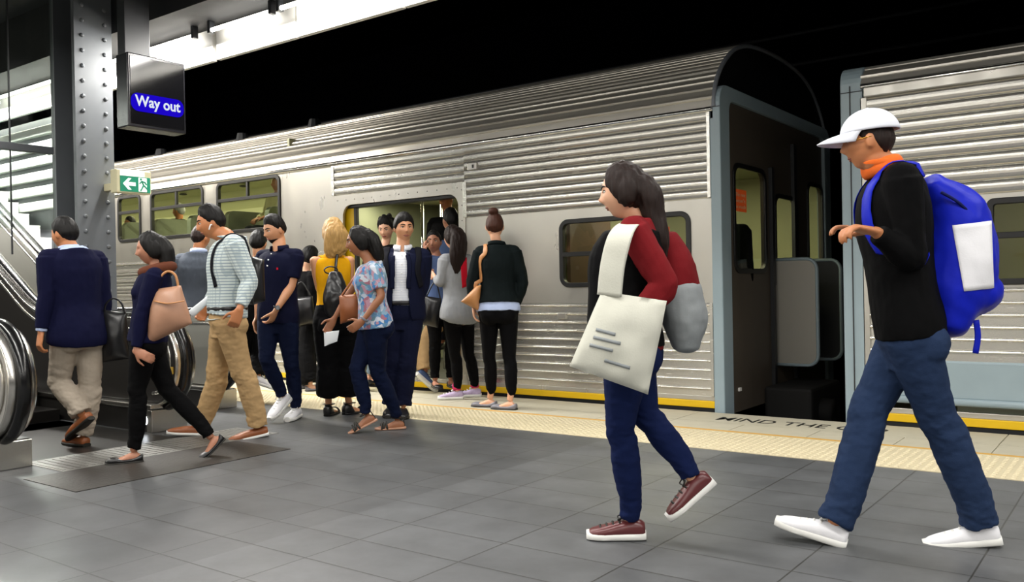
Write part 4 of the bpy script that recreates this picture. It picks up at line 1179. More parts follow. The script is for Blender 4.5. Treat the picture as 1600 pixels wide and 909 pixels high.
        if kind == 'heel':
            so = s.sole(MB(), side, .016*S, .006).build(name, M[sole], s.e, True, sm_angle=.7)
            G = A-u*.082*S; up = Vector((0, 0, 1)); hb = G-f*.030*S; hb0 = Vector((hb.x, hb.y, 0)) if True else hb
            MB().tube([hb+u*.006, Vector((hb.x, hb.y, .001))], [(.030*S, .034*S), (.027*S, .030*S)], 14, side=x).build('heel', M[sole], so, True, sm_angle=.7)
            hs = [(0, .075), (.08, .095), (.25, .098), (.34, .072), (.38, .02), (1, .016)]
            s.footloft(MB(), side, .006, hs, .004).build('heel_cup', M[mt], so, True)
            pts = [G+f*.135*S+x*.052*math.cos(PI*a)*S+u*(.006+.052*math.sin(PI*a))*S for a in [k/10 for k in range(11)]]
            MB().tube(pts, (.020, .004), 8, side=list([f]*11)).build('strap', M[mt], so, True)
            n = 20; pts = [A+f*(.003+.048*math.cos(2*PI*k/n))*S+x*.045*math.sin(2*PI*k/n)*S+u*.020*S for k in range(n)]
            MB().loop(pts, (.004, .012), 8).build('strap', M[mt], so, True)
            return so
    def strap(s, o, pts, wd, mt, parent, off=.006, name='strap', th=.004, sub=6):
        t = s.bvh(o); P_ = catmull([Vector(p) for p in pts], sub); Q, Nn = [], []
        for p in P_:
            h = t.find_nearest(p)
            Q.append(h[0]+h[1]*off); Nn.append(h[1])
        T = frames(Q); sd = [T[i].cross(Nn[i]).normalized() for i in range(len(Q))]
        return MB().tube(Q, [(wd/2, th)]*len(Q), 8, side=sd).build(name, M[mt], parent, True)
    def auto_arm(s, side, out=.04, fwd=.05, curl=.5):
        k = s.S*(1 if s.sex == 'm' else .93); q = 1 if side == 'L' else -1
        E = s.sh[side]-s.ax*.28*k+s.lc*q*out-s.fc*.02; W = E-s.ax*.24*k+s.fc*fwd
        s.arm[side] = (s.sh[side], E, W); s.hand[side] = (W, (W-E).normalized(), s.lc*-q, curl, .12)
        s.bits['arm'+side] = (0, 0); return s
    def lap_arm(s, side):
        k = s.S*.93; q = 1 if side == 'L' else -1
        E = s.sh[side]-s.ax*.26*k+s.fc*.08; W = E+s.fc*.20*k-s.ax*.06-s.lc*q*.10
        s.arm[side] = (s.sh[side], E, W); s.hand[side] = (W, (W-E).normalized(), Vector((0, 0, -1)), .6, .12)
        s.bits['arm'+side] = (0, 0); return s
    def auto_leg(s, side, zf=0, fwd=0, seat=False):
        hip = s.hip[side]; up = Vector((0, 0, 1)); f = s.fh
        if seat: K = hip+f*.42*s.S+up*.02; A = K-up*.40*s.S
        else:
            A = Vector((hip.x, hip.y, zf+.082*s.S))+f*fwd; K = (hip+A)/2+f*.03
        s.leg[side] = (hip, K, A, f, up, f.cross(up)); s.bits['leg'+side] = ((K-hip).length/s.S, (A-K).length/s.S); return s
    def report(s): print('FIG', s.e['label'][:38], 'D %.2f' % s.D, 'torso %.2f' % ((s.N-s.P).length/s.S), 'neck-head %.3f' % ((s.Hc-s.N).length/s.S), {k: tuple(round(x, 2) for x in v) for k, v in s.bits.items()}, 'topz %.2f pelz %.2f' % (s.hl(0, 0, .114).z, s.P.z))

def lerp_lin(tab, x):
    if x <= tab[0][0]: return tab[0][1]
    for (a, u), (b, v) in zip(tab, tab[1:]):
        if x <= b: return u+(v-u)*(x-a)/(b-a)
    return tab[-1][1]
# garment fits: extra radius along the leg (0 hip, 1 knee, 2 ankle)
FIT = {'slim': lambda t: lerp_lin([(0, .010), (1, .008), (2, .012)], t),
       'legging': lambda t: lerp_lin([(0, .006), (1, .005), (2, .007)], t),
       'straight': lambda t: lerp_lin([(0, .012), (.5, .014), (1, .024), (1.4, .022), (2, .040)], t),
       'loose': lambda t: lerp_lin([(0, .016), (.5, .026), (1, .034), (2, .050)], t),
       'wide': lambda t: lerp_lin([(0, .016), (.5, .035), (1, .052), (2, .070)], t)}
def skin(name, c):
    m = mat(name, c, .5, 0, .08, 14, .05, 120); b = m.node_tree.nodes['Principled BSDF']
    b.inputs['Subsurface Weight'].default_value = .12; b.inputs['Subsurface Radius'].default_value = (.01, .004, .002); b.inputs['Subsurface Scale'].default_value = .5
    M[name] = m
skin('tan', '#c08a66'); skin('fair', '#d6a384'); skin('brown', '#8f5c3e'); skin('warm', '#b9794f'); skin('olive', '#a9745a')
def cloth(name, col, rough=.85, var=.12, bump=.25, vs=18, bs=140, **k):
    M[name] = mat(name, col, rough, 0, var, vs, bump, bs, spec=.1, **k)
def hairmat(name, col, var=.5, rough=.55):
    m = mat(name, col, rough, 0, var, 30, .5, 60, stretch=(4, 4, .5), spec=.22); M[name] = m
hairmat('hair_black', '#0b0908'); hairmat('hair_dark_brown', '#1d110d'); hairmat('hair_brown', '#3c2015'); hairmat('hair_blonde', '#a5824e', .6, .5)
M['eye_white'] = mat('eye_white', '#d8d0c8', .3); M['eye_dark'] = mat('eye_dark', '#1c120e', .25); M['lip'] = mat('lip', '#9a5a4a', .5); M['lip_red'] = mat('lip_red', '#9a3f3c', .45)
M['white_rubber'] = mat('white_rubber', '#dcdcd8', .6, 0, .05, 12); M['dark_rubber'] = mat('dark_sole', '#17150f', .6)
# ---------------------------------------------------------------- man in the white cap, nearest at the right
cloth('black_knit', '#050506'); cloth('blue_denim', '#24334f', .85, .22, .3, 12, 200); cloth('white_canvas', '#e6e6ea', .7, .04)
cloth('white_cap_cloth', '#d9dce6', .7, .05); cloth('orange_cloth', '#e06a2c', .8); cloth('royal_blue_nylon', '#1522ac', .42, .12, .25, 10, 60); cloth('navy_strap', '#131a4e', .7)
g = Fig('man in a white cap and jeans striding left with a bright blue backpack', D=3.56, S=1.0, sex='m', skin='warm',
        pel=(1420, 520), neck=(1392, 268), head=(1358, 222, -.02), chest=78, hips=88, face=92, pitch=-4, vox=.006)
g.set_arm('L', (1425, 405, -.6), (1368, 362, -.5), .75, hd=(1318, 352, -.02), pn=Vector((0, 0, -1)), spread=.1)
g.set_arm('R', (1420, 395, .7), (1350, 372, .5), .7, hd=(1305, 345, .03), pn=Vector((0, 0, -1)))
g.set_leg('R', (1350, 655), gr=(1303, 850), toe=92, tp=14)
g.set_leg('L', (1468, 665), gr=(1532, 852), toe=84, tp=-8)
g.report()
g.body()
g.hair('hair_dark_brown', 'short', .005, .002)
def capx():
    mb = MB(); nu, nv = 48, 16; o = 0
    for i in range(nv+1):
        a = .10+(PI/2-.10)*i/nv
        for k in range(nu):
            b = 2*PI*k/nu
            mb.v.append(g.hl(.094*math.cos(a)*math.cos(b), -.006+.116*math.cos(a)*math.sin(b), .028+.108*math.sin(a)))
    for i in range(nv):
        for k in range(nu): mb.f.append((i*nu+k, i*nu+(k+1) % nu, (i+1)*nu+(k+1) % nu, (i+1)*nu+k))
    cp_ = mb.build('cap', M['white_cap_cloth'], g.e, True, solid=.006)
    v, f = [], []; n = 20
    for k in range(n+1):
        a = PI*(.06+.88*k/n); r0 = (.092*math.cos(a), -.006+.112*math.sin(a)); ext = .095*math.sin(a)**.7
        for j in range(6):
            q = j/5; v.append(g.hl(r0[0]*(1-.02*q), r0[1]+ext*q, .042-.022*q*q-.02*(r0[0]/.088)**2*q))
    for k in range(n):
        for j in range(5): f.append((k*6+j, k*6+j+1, k*6+j+7, k*6+j+6))
    MB().add(v, f).build('brim', M['white_cap_cloth'], cp_, True, solid=.006)
    MB().ell(g.hl(0, -.004, .135), (.008, .008, .005), g.HR, 10, 6).build('button', M['white_cap_cloth'], cp_, True)
capx()
MB().tube([g.hl(-.083, -.015, .010), g.hl(-.083, .03, .006), g.hl(-.072, .070, .006)], .0022, 8, sub=3).build('glasses_arm', mat('gold_wire', '#c9973f', .3, .9), g.e, True)
g.trousers('blue_denim', FIT['straight'], .22, 1.97, .018, .008, 'jeans')
sw = g.top('black_knit', 1.93, -.02, 1.0, .026, .020, .014, .007, 'sweater')
g.collar('orange_cloth', 'orange_collar', r=.072, h=.075, open_=.35)
nd = (g.hl(0, -.018, -.075)-g.N).normalized()
MB().loop([g.N+nd*.035+g.lc*.078*math.cos(a)+g.fc*(.012+.080*math.sin(a))-nd*.03*math.sin(a) for a in [2*PI*k/24 for k in range(24)]], (.034, .020), 12).build('orange_neckband', M['orange_cloth'], g.e, True)
for sd in 'LR': g.shoe(sd, 'sneaker', 'white_canvas', lace='white_rubber')
# backpack: its own thing
c, l, f, w, d = g.sec(.42); up = Vector((0, 0, 1))
cc = pd(1500, 400, g.D+.02)
bp = empty('backpack', (cc.x, cc.y, cc.z-.3), 'bright royal blue backpack with a white patch on the man in the cap', 'backpack')
mb = MB(); bk = -g.fc; ln = g.lc
top_, mid1, mid2, bot = pd(1452, 290, g.D+.02), pd(1492, 345, g.D+.02), pd(1492, 430, g.D+.02), pd(1478, 505, g.D+.02)
mb.tube([top_, mid1, mid2, bot], [(.10, .06), (.15, .135), (.165, .155), (.13, .09)], 24, side=[ln]*4, sub=6, round_=.6)
pk = pd(1505, 455, g.D+.02); mb.ell(pk, (.13, .15, .11), Matrix((ln, bk, up)).transposed(), 20, 14)
me = remesh(mb, .009, 4); wrinkle(me, .012, (9, 9, 9), 3)
bpb = finish(me, 'bag_body', M['royal_blue_nylon'], bp)
t = BVHTree.FromPolygons([v.co+bp.location for v in bpb.data.vertices], [tuple(p.vertices) for p in bpb.data.polygons])
def patch(tree, quad, nx, ny, off, name, mt, parent, tgt):
    v, f = [], []
    for j in range(ny+1):
        for i in range(nx+1):
            a, b_ = i/nx, j/ny
            px = (quad[0][0]*(1-a)+quad[1][0]*a)*(1-b_)+(quad[3][0]*(1-a)+quad[2][0]*a)*b_
            py = (quad[0][1]*(1-a)+quad[1][1]*a)*(1-b_)+(quad[3][1]*(1-a)+quad[2][1]*a)*b_
            r = ray(px, py).normalized(); h = tree.ray_cast(CAM, r)
            p = h[0]+h[1]*off if h[0] is not None else CAM+r*tgt
            v.append(p)
    for j in range(ny):
        for i in range(nx): f.append((j*(nx+1)+i, j*(nx+1)+i+1, (j+1)*(nx+1)+i+1, (j+1)*(nx+1)+i))
    return MB().add(v, f).build(name, M[mt], parent, True, solid=.002)
patch(t, [(1488, 352), (1548, 345), (1552, 450), (1506, 455)], 12, 14, .004, 'white_patch', 'white_canvas', bp, 3.6)
MB().tube([pd(1470, 300, g.D-.1), pd(1500, 318, g.D-.12), pd(1530, 350, g.D-.1)], .006, 8, sub=4).build('zip', M['navy_strap'], bp, True)
MB().tube([pd(1525, 500, g.D-.05), pd(1528, 525, g.D-.05), pd(1524, 552, g.D-.05)], (.012, .003), 8, side=g.fc, sub=3).build('dangling_strap', M['royal_blue_nylon'], bp, True)
for q, sd in ((1, 'L'), (-1, 'R')):
    c1 = g.N+g.lc*q*.10
    pts = [c1-g.fc*.13-up*.02, c1-g.fc*.05+up*.06, c1+g.fc*.06+up*.02, c1+g.lc*q*.02+g.fc*.14-up*.14, c1+g.lc*q*.05+g.fc*.10-up*.30, c1+g.lc*q*.06-g.fc*.08-up*.36]
    g.strap(sw, pts, .062, 'royal_blue_nylon', bp, .008, 'shoulder_strap')

# ---------------------------------------------------------------- woman in the red hoodie with the tote bag
cloth('red_hoodie_cloth', '#6e181d'); cloth('cream_canvas', '#c9c9bd', .85, .06); cloth('dark_denim', '#121d42', .85, .2, .3, 12, 200); M['maroon_leather'] = mat('maroon_leather', '#5c2a2c', .3, 0, .2, 20)
cloth('grey_cloth', '#8d9294', .85)
g = Fig('woman in a red top and dark jeans walking left with a cream tote bag', D=3.62, S=.97, sex='f', skin='fair',
        pel=(982, 545), neck=(1000, 345), head=(975, 300, 0), chest=100, hips=95, face=100, pitch=-6, vox=.006)
g.set_arm('L', (1040, 445, -.2), (990, 500, .0), .6)
g.set_arm('R', (965, 440, .7), (950, 520, .5), .5)
g.set_leg('L', (968, 680), gr=(985, 842), toe=88, tp=0)
g.set_leg('R', (1010, 655, .3), an=(1082, 748, .4), toe=80, tp=-38)
g.report()
g.body(brow='hair_dark_brown')
def ex(mb):
    b = [g.hl(.0, -.075, .03), g.hl(.01, -.105, -.03), g.hl(.01, -.110, -.12), g.hl(.0, -.125, -.22), g.hl(0, -.13, -.30)]
    mb.tube(b, [(.06, .05), (.075, .055), (.07, .05), (.055, .04), (.02, .02)], 16, side=g.lc, sub=5, round_=.8)
g.hair('hair_dark_brown', 'long', .010, .010, .006, extra=ex, amp=.006)
g.trousers('dark_denim', FIT['slim'], .22, 1.96, .014, .007, 'jeans')
g.top('black_knit', 0, .03, .93, .030, .020, name='t_shirt', shoulders=False, extra=lambda mb: mb.tube([g.sec(t)[0]+g.sec(t)[2]*.082 for t in (.12, .4, .7, .88)], [(.115, .10), (.11, .10), (.125, .108), (.10, .07)], 20, side=g.lc, sub=3, round_=.3))
sw = g.top('red_hoodie_cloth', 1.6, .0, 1.0, .024, .024, .022, .008, 'sweater')
for sd in 'LR': g.shoe(sd, 'sneaker', 'maroon_leather', lace='dark_rubber')
# dark vest front panel
def slab(quad, D, th, name, mt, parent, bulge=.03, nx=14, ny=16, amp=.006, dn=None, nrm=None):
    """soft bag body: a pillow between four pixels, th thick"""
    v, f = [], []
    c4 = [pd(q[0], q[1], D+(q[2] if len(q) > 2 else 0)) for q in quad]
    n = ((c4[1]-c4[0]).cross(c4[3]-c4[0])).normalized()
    for sgn in (1, -1):
        for j in range(ny+1):
            for i in range(nx+1):
                a, b_ = i/nx, j/ny
                p = (c4[0]*(1-a)+c4[1]*a)*(1-b_)+(c4[3]*(1-a)+c4[2]*a)*b_
                k = (math.sin(PI*a)**.5)*(math.sin(PI*b_)**.5)
                v.append(p+n*sgn*(th*.5*(.15+.85*k)+bulge*k*.5+amp*noise.noise(p*13)))
    m = (nx+1)*(ny+1)
    for s_ in (0, 1):
        for j in range(ny):
            for i in range(nx):
                q = [s_*m+j*(nx+1)+i, s_*m+j*(nx+1)+i+1, s_*m+(j+1)*(nx+1)+i+1, s_*m+(j+1)*(nx+1)+i]
                f.append(tuple(q if s_ == 0 else q[::-1]))
    per = [i for i in range(nx+1)]+[(j)*(nx+1)+nx for j in range(1, ny+1)]+[ny*(nx+1)+i for i in range(nx-1, -1, -1)]+[j*(nx+1) for j in range(ny-1, 0, -1)]
    for a, b_ in zip(per, per[1:]+per[:1]): f.append((a, a+m, b_+m, b_))
    return MB().add(v, f).build(name, M[mt], parent, True)
D = g.D-.26
q = pd(975, 540, D)
tb = empty('tote_bag', (q.x, q.y, q.z-.1), 'large cream canvas tote bag hanging from the shoulder of the woman in red', 'bag')
bb = slab([(940, 455), (1042, 470), (1012, 616), (890, 572)], D, .05, 'bag_body', 'cream_canvas', tb, .05, amp=.012)
t = BVHTree.FromPolygons([v.co+tb.location for v in bb.data.vertices], [tuple(p.vertices) for p in bb.data.polygons])
for k, (a, b_) in enumerate((((932, 512), (962, 520)), ((928, 524), (970, 534)), ((922, 536), (958, 545)), ((945, 560), (985, 572)))):
    patch(t, [a, b_, (b_[0]-1, b_[1]+5), (a[0]-1, a[1]+5)], 6, 1, .003, 'faded_print', 'grey_cloth', tb, 3.4)
sa = pd(1012, 348, g.D-.12)
MB().tube([pd(952, 462, D-.01), pd(958, 410, D-.02), pd(972, 362, D+.0), pd(990, 346, g.D-.06), pd(1003, 350, g.D+.03)], [(.048, .004)]*5, 10, side=g.fc, sub=6).build('strap', M['cream_canvas'], tb, True)
# red and grey backpack on her back
q = pd(1062, 470, g.D+.05)
jk = empty('backpack', (q.x, q.y, q.z-.1), 'red and grey backpack behind the woman in the red top', 'backpack')
mb = MB().tube([pd(1042, 372, g.D+.08), pd(1056, 410, g.D+.08), pd(1064, 450, g.D+.08)], [(.08, .05), (.11, .075), (.12, .08)], 20, side=g.lc, sub=4, round_=.5)
me = remesh(mb, .008, 3); wrinkle(me, .008, (12, 12, 12), 4); finish(me, 'upper_section', M['red_hoodie_cloth'], jk)
mb = MB().tube([pd(1064, 452, g.D+.06), pd(1070, 500, g.D+.06), pd(1072, 540, g.D+.06)], [(.12, .085), (.125, .095), (.09, .06)], 20, side=g.lc, sub=4, round_=.5)
me = remesh(mb, .008, 3); wrinkle(me, .008, (12, 12, 12), 5); finish(me, 'lower_section', M['grey_cloth'], jk)
def pattern(name, base, fn):
    m = mat(name, base, .85, 0, 0, 1, .2, 140, spec=.25, sheen=.15); N, L = nt(m); b = N['Principled BSDF']
    tc = N.new('ShaderNodeTexCoord'); fn(N, L, tc.outputs['Object'], b.inputs['Base Color']); M[name] = m
def stripes(N, L, co, out):
    mp = N.new('ShaderNodeMapping'); mp.inputs['Rotation'].default_value = (0, 0, .7); L.new(co, mp.inputs[0])
    sx = N.new('ShaderNodeSeparateXYZ'); L.new(mp.outputs[0], sx.inputs[0])
    def st(o, sc, th):
        a = N.new('ShaderNodeMath'); a.operation = 'MULTIPLY'; a.inputs[1].default_value = sc; L.new(o, a.inputs[0])
        c = N.new('ShaderNodeMath'); c.operation = 'FRACT'; L.new(a.outputs[0], c.inputs[0])
        g_ = N.new('ShaderNodeMath'); g_.operation = 'LESS_THAN'; g_.inputs[1].default_value = th; L.new(c.outputs[0], g_.inputs[0]); return g_.outputs[0]
    ad = N.new('ShaderNodeMath'); ad.operation = 'ADD'; L.new(st(sx.outputs[2], 46, .35), ad.inputs[0])
    h = N.new('ShaderNodeMath'); h.operation = 'MULTIPLY'; h.inputs[1].default_value = .5; L.new(st(sx.outputs[0], 46, .3), h.inputs[0]); L.new(h.outputs[0], ad.inputs[1])
    mx = N.new('ShaderNodeMix'); mx.data_type = 'RGBA'; mx.inputs[6].default_value = srgb('#c3cdca'); mx.inputs[7].default_value = srgb('#8797a0'); L.new(ad.outputs[0], mx.inputs[0]); L.new(mx.outputs[2], out)
pattern('check_shirt_cloth', '#b5c0be', stripes)
def grid(N, L, co, out):
    stripes(N, L, co, out); n = [q for q in N if q.type == 'MIX'][-1]; n.inputs[6].default_value = srgb('#dfe1e6'); n.inputs[7].default_value = srgb('#cdd1da')
pattern('white_grid_shirt', '#dfe1e6', grid)
def floral(N, L, co, out):
    n0 = N.new('ShaderNodeTexNoise'); n0.inputs['Scale'].default_value = 9; n0.inputs['Detail'].default_value = 2; L.new(co, n0.inputs['Vector'])
    va = N.new('ShaderNodeMix'); va.data_type = 'VECTOR'; va.inputs[0].default_value = .12; L.new(co, va.inputs[4]); L.new(n0.outputs[1], va.inputs[5])
    v = N.new('ShaderNodeTexVoronoi'); v.inputs['Scale'].default_value = 36; L.new(va.outputs[1], v.inputs['Vector'])
    s_ = N.new('ShaderNodeSeparateXYZ'); L.new(v.outputs['Color'], s_.inputs[0])
    r = N.new('ShaderNodeValToRGB'); r.color_ramp.interpolation = 'CONSTANT'; el = r.color_ramp.elements
    cols = ['#a9b4c4', '#5f87a8', '#b9bfc8', '#95606f', '#7d9cb2', '#3a70a8', '#a58090', '#5f7f8c']
    el[0].color = srgb(cols[0]); el[1].position = .125; el[1].color = srgb(cols[1])
    for i in range(2, 8): q = el.new(i/8); q.color = srgb(cols[i])
    L.new(s_.outputs[0], r.inputs[0]); L.new(r.outputs[0], out)
pattern('floral_cloth', '#9fb0c4', floral)
for n_, c_ in dict(navy_wool='#0b0d29', khaki_cotton='#b3946a', stone_cotton='#a3988a', grey_wool='#3d424a', black_cotton='#070708', navy_pique='#0c0f26', indigo_denim='#0d152d', mustard_knit='#d49a10', black_jersey='#060608', pale_blue_cotton='#aebcdc',
                   heather_grey='#8e9093', teal_black_wool='#0c1314', light_denim='#7f93a5', navy_suit='#10142a', charcoal='#15161c', slate_blue='#4d5f85', pink_sock='#c2335f', brown_scarf='#5a3324', red_knit='#c2182c', olive_shirt='#b9b48e', white_cotton='#e4e4e2').items(): cloth(n_, c_)
M['tan_leather'] = mat('tan_leather', '#b07a4a', .45, 0, .12, 14, .12, 80); M['nude_leather'] = mat('nude_tan_leather', '#a97f66', .42, 0, .15, 14, .12, 80)
M['black_leather'] = mat('black_leather', '#121214', .32, 0, .2, 14, .2, 70); M['brown_leather'] = mat('brown_leather', '#8a4f2b', .45, 0, .15, 16, .15, 80)
M['grey_shoe'] = mat('grey_glitter_shoe', '#77767e', .45, 0, .25, 120); M['pastel_knit'] = mat('pastel_blue_pink_knit', '#b9a8c8', .7, 0, .45, 25); M['watch_metal'] = mat('watch_metal', '#3a3b3d', .25, .9)
M['white_plastic'] = mat('white_plastic', '#e8e8e8', .35); M['paper'] = mat('paper', '#dfe3e6', .7)

# ---------------------------------------------------------------- man in the navy blazer going up the escalator
g = Fig('man in a navy blazer and stone trousers seen from behind, stepping onto the escalator', D=6.36, S=1.0, sex='m', skin='warm',
        pel=(122, 522), neck=(113, 393), head=(101, 366), chest=155, face=135, pitch=-8)
g.set_arm('L', (73, 462, -.3), (64, 520, .3), .7); g.set_arm('R', (162, 465, -.2), (160, 528, .2), .6)
g.set_leg('R', (140, 610), gr=(128, 697), toe=150); g.set_leg('L', (92, 600, .6), an=(128, 648, -.5), toe=140, tp=-35)
g.report(); g.body(face=False); g.hair('hair_black', 'short', .012, .012)
g.trousers('stone_cotton', FIT['straight'], .2, 1.97, .016, .009)
g.top('navy_wool', 1.88, -.10, 1.0, .036, .022, .018, .007, 'blazer', tab=lambda t: max(0, .25-t)*.09)
g.top('pale_blue_cotton', 1.96, .1, .98, .014, .010, .012, .003, 'shirt'); g.collar('pale_blue_cotton', r=.064, h=.042, open_=.25)
for sd in 'LR': g.shoe(sd, 'loafer', 'brown_leather', 'dark_rubber')
q = pd(178, 520, 6.45)
b_ = empty('shoulder_bag', (q.x, q.y, q.z-.15), 'black bag hanging at the right side of the man in the blazer', 'bag')
slab([(160, 484), (197, 488), (203, 560), (160, 566)], 6.45, .12, 'bag_body', 'black_leather', b_, .03)
MB().tube([pd(163, 488, 6.44), pd(166, 474, 6.44), pd(178, 466, 6.44), pd(190, 474, 6.44), pd(195, 490, 6.44)], (.012, .006), 8, sub=4, side=g.fc).build('handle', M['black_leather'], b_, True)

# ---------------------------------------------------------------- woman with the tan handbag
g = Fig('woman in a dark navy jacket and black trousers walking left past the escalator', D=5.72, S=.90, sex='f', skin='olive',
        pel=(228, 535), neck=(246, 420), head=(236, 389), chest=95, face=95, pitch=-8)
g.set_arm('L', (222, 490, -.3), (212, 548, -.3), .5, hd=(235, 560)); g.set_arm('R', (250, 490, .4), (240, 545, .2), .5)
g.set_leg('L', (213, 615), gr=(209, 722), toe=88); g.set_leg('R', (265, 615, .3), an=(330, 684, .3), toe=85, tp=-42)
g.report(); g.body(face=False)
def ex(mb): mb.tube([g.hl(0, -.07, .04), g.hl(0, -.095, -.03), g.hl(0, -.09, -.12), g.hl(0, -.08, -.2)], [(.06, .05), (.075, .055), (.075, .05), (.05, .03)], 16, side=g.lc, sub=5, round_=.8)
g.hair('hair_black', 'long', .009, .010, extra=ex, amp=.005)
g.trousers('black_cotton', FIT['slim'], .22, 1.95, .014); g.top('navy_wool', 1.9, .02, 1.0, .026, .018, .014, .007, 'jacket')
MB().loop([g.N+g.lc*.085*math.cos(a)+g.fc*.085*math.sin(a)+Vector((0, 0, -.005-.02*math.sin(a))) for a in [2*PI*k/20 for k in range(20)]], .038, 10).build('scarf', M['brown_scarf'], g.e, True)
for sd in 'LR': g.shoe(sd, 'flat', 'black_leather', 'dark_rubber')
q = pd(262, 500, 5.62)
b_ = empty('handbag', (q.x, q.y, q.z-.2), 'large tan leather handbag on the shoulder of the woman in the navy jacket', 'bag')
slab([(240, 452), (282, 446), (300, 505), (228, 540)], 5.60, .13, 'bag_body', 'nude_leather', b_, .05)
for dd in (0, .07):
    MB().tube([pd(246, 456, 5.58+dd), pd(250, 434, 5.58+dd), pd(262, 424, 5.6+dd), pd(274, 430, 5.6+dd), pd(279, 450, 5.6+dd)], .008, 8, sub=5).build('handle', M['tan_leather'], b_, True)
MB().tube([pd(241, 470, 5.53), pd(262, 474, 5.50), pd(288, 470, 5.53)], (.010, .004), 8, sub=4).build('trim', M['tan_leather'], b_, True)

# ---------------------------------------------------------------- man in the check shirt
g = Fig('man in a pale checked shirt and khaki trousers striding left with head bowed', D=6.45, S=1.03, sex='m', skin='warm',
        pel=(354, 500), neck=(362, 372), head=(330, 348), chest=85, face=88, pitch=-14)
g.set_arm('L', (390, 440, -.5), (374, 484, -.6), .7, hd=(368, 500)); g.set_arm('R', (345, 440, .5), (325, 475, .3), .8)
g.set_leg('R', (338, 590), gr=(312, 680), toe=92, tp=6); g.set_leg('L', (380, 588), gr=(403, 683), toe=85, tp=-8)
g.report(); g.body(brow='hair_black'); g.hair('hair_black', 'short', .012, .018)
g.trousers('khaki_cotton', FIT['straight'], .2, 1.97, .018, .009)
sw = g.top('check_shirt_cloth', 1.86, .06, 1.0, .030, .024, .016, .008, 'shirt'); g.collar('check_shirt_cloth', r=.066, h=.04, open_=.3)
g.belt('black_leather', .14, .026)
MB().tube([g.hl(-.079, .0, -.02), g.hl(-.082, .012, -.02), g.hl(-.080, .03, -.05)], .005, 8, sub=3).build('earphone', M['white_plastic'], g.e, True)
for sd in 'LR': g.shoe(sd, 'loafer', 'brown_leather', 'white_rubber')
u3 = Vector((0, 0, 1)); c1 = g.N+g.lc*.11
sc_ = empty('satchel', tuple(g.N-g.fc*.2-u3*.4), 'black shoulder satchel strap and bag on the man in the checked shirt', 'bag')
g.strap(sw, [c1-g.fc*.16-u3*.20, c1-g.fc*.10-u3*.02, c1+u3*.05, c1+g.fc*.10-u3*.05, c1+g.fc*.14-u3*.22, c1+g.fc*.10-u3*.36], .035, 'charcoal', sc_, .006)
slab([(392, 400), (412, 405), (414, 470), (396, 476)], 6.62, .10, 'bag_body', 'black_leather', sc_, .03)
q = pd(318, 478, 6.3)
nw = empty('newspaper', (q.x, q.y, q.z-.05), 'rolled newspaper in the hand of the man in the checked shirt', 'newspaper')
MB().tube([pd(298, 491, 6.35), pd(320, 472, 6.42), pd(336, 456, 6.5)], [(.030, .012), (.026, .014), (.022, .014)], 12, side=u3, sub=3).build('roll', M['paper'], nw, True)

# ---------------------------------------------------------------- man in the grey suit beyond him
g = Fig('man in a grey suit jacket, partly hidden by the man in the checked shirt', D=9.25, S=1.06, sex='m', skin='warm',
        pel=(306, 494), neck=(310, 397), head=(314, 371), chest=205, face=225, pitch=-4)
g.auto_arm('L'); g.auto_arm('R'); g.auto_leg('L', fwd=.08); g.auto_leg('R', fwd=-.1)
g.report(); g.body(face=False); g.hair('hair_dark_brown', 'short', .012, .010)
g.trousers('charcoal', FIT['straight'], .2, 1.96, .016); g.top('grey_wool', 1.9, -.10, 1.0, .034, .02, .016, .006, 'suit_jacket')
g.collar('pale_blue_cotton', r=.068, h=.045, open_=.2)
for sd in 'LR': g.shoe(sd, 'loafer', 'black_leather', 'dark_rubber')

# ---------------------------------------------------------------- dark figure with a backpack beyond the polo man
g = Fig('person in black with white shoes, mostly hidden behind the navy polo', D=8.6, S=.96, sex='m', skin='tan',
        pel=(402, 497), neck=(404, 404), head=(404, 380), chest=190, face=200)
g.auto_arm('L'); g.auto_arm('R'); g.auto_leg('L', fwd=.05); g.set_leg('R', (404, 560, -.2), an=(404, 588, -.3), toe=262, tp=-22)
g.report(); g.body(face=False); g.hair('hair_black', 'short', .016, .014)
g.trousers('black_cotton', FIT['straight'], .2, 1.96, .016); g.top('black_cotton', 1.9, -.05, 1.0, .03, .02, .016, .006, 'jacket')
for sd in 'LR': g.shoe(sd, 'sneaker', 'white_canvas')
q = pd(404, 445, 8.38)
b_ = empty('backpack', (q.x, q.y, q.z-.2), 'black backpack on the person hidden behind the man in the navy polo', 'backpack')
mb = MB().tube([pd(404, 412, 8.40), pd(403, 440, 8.36), pd(403, 470, 8.38)], [(.12, .07), (.14, .10), (.13, .09)], 18, side=g.lc, sub=5, round_=.5)
finish(remesh(mb, .01, 3), 'bag_body', M['black_leather'], b_)
MB().tube([pd(409, 466, 8.25), pd(417, 463, 8.25)], (.012, .003), 8, side=u3).build('logo_strip', M['grey_shoe'], b_, True)

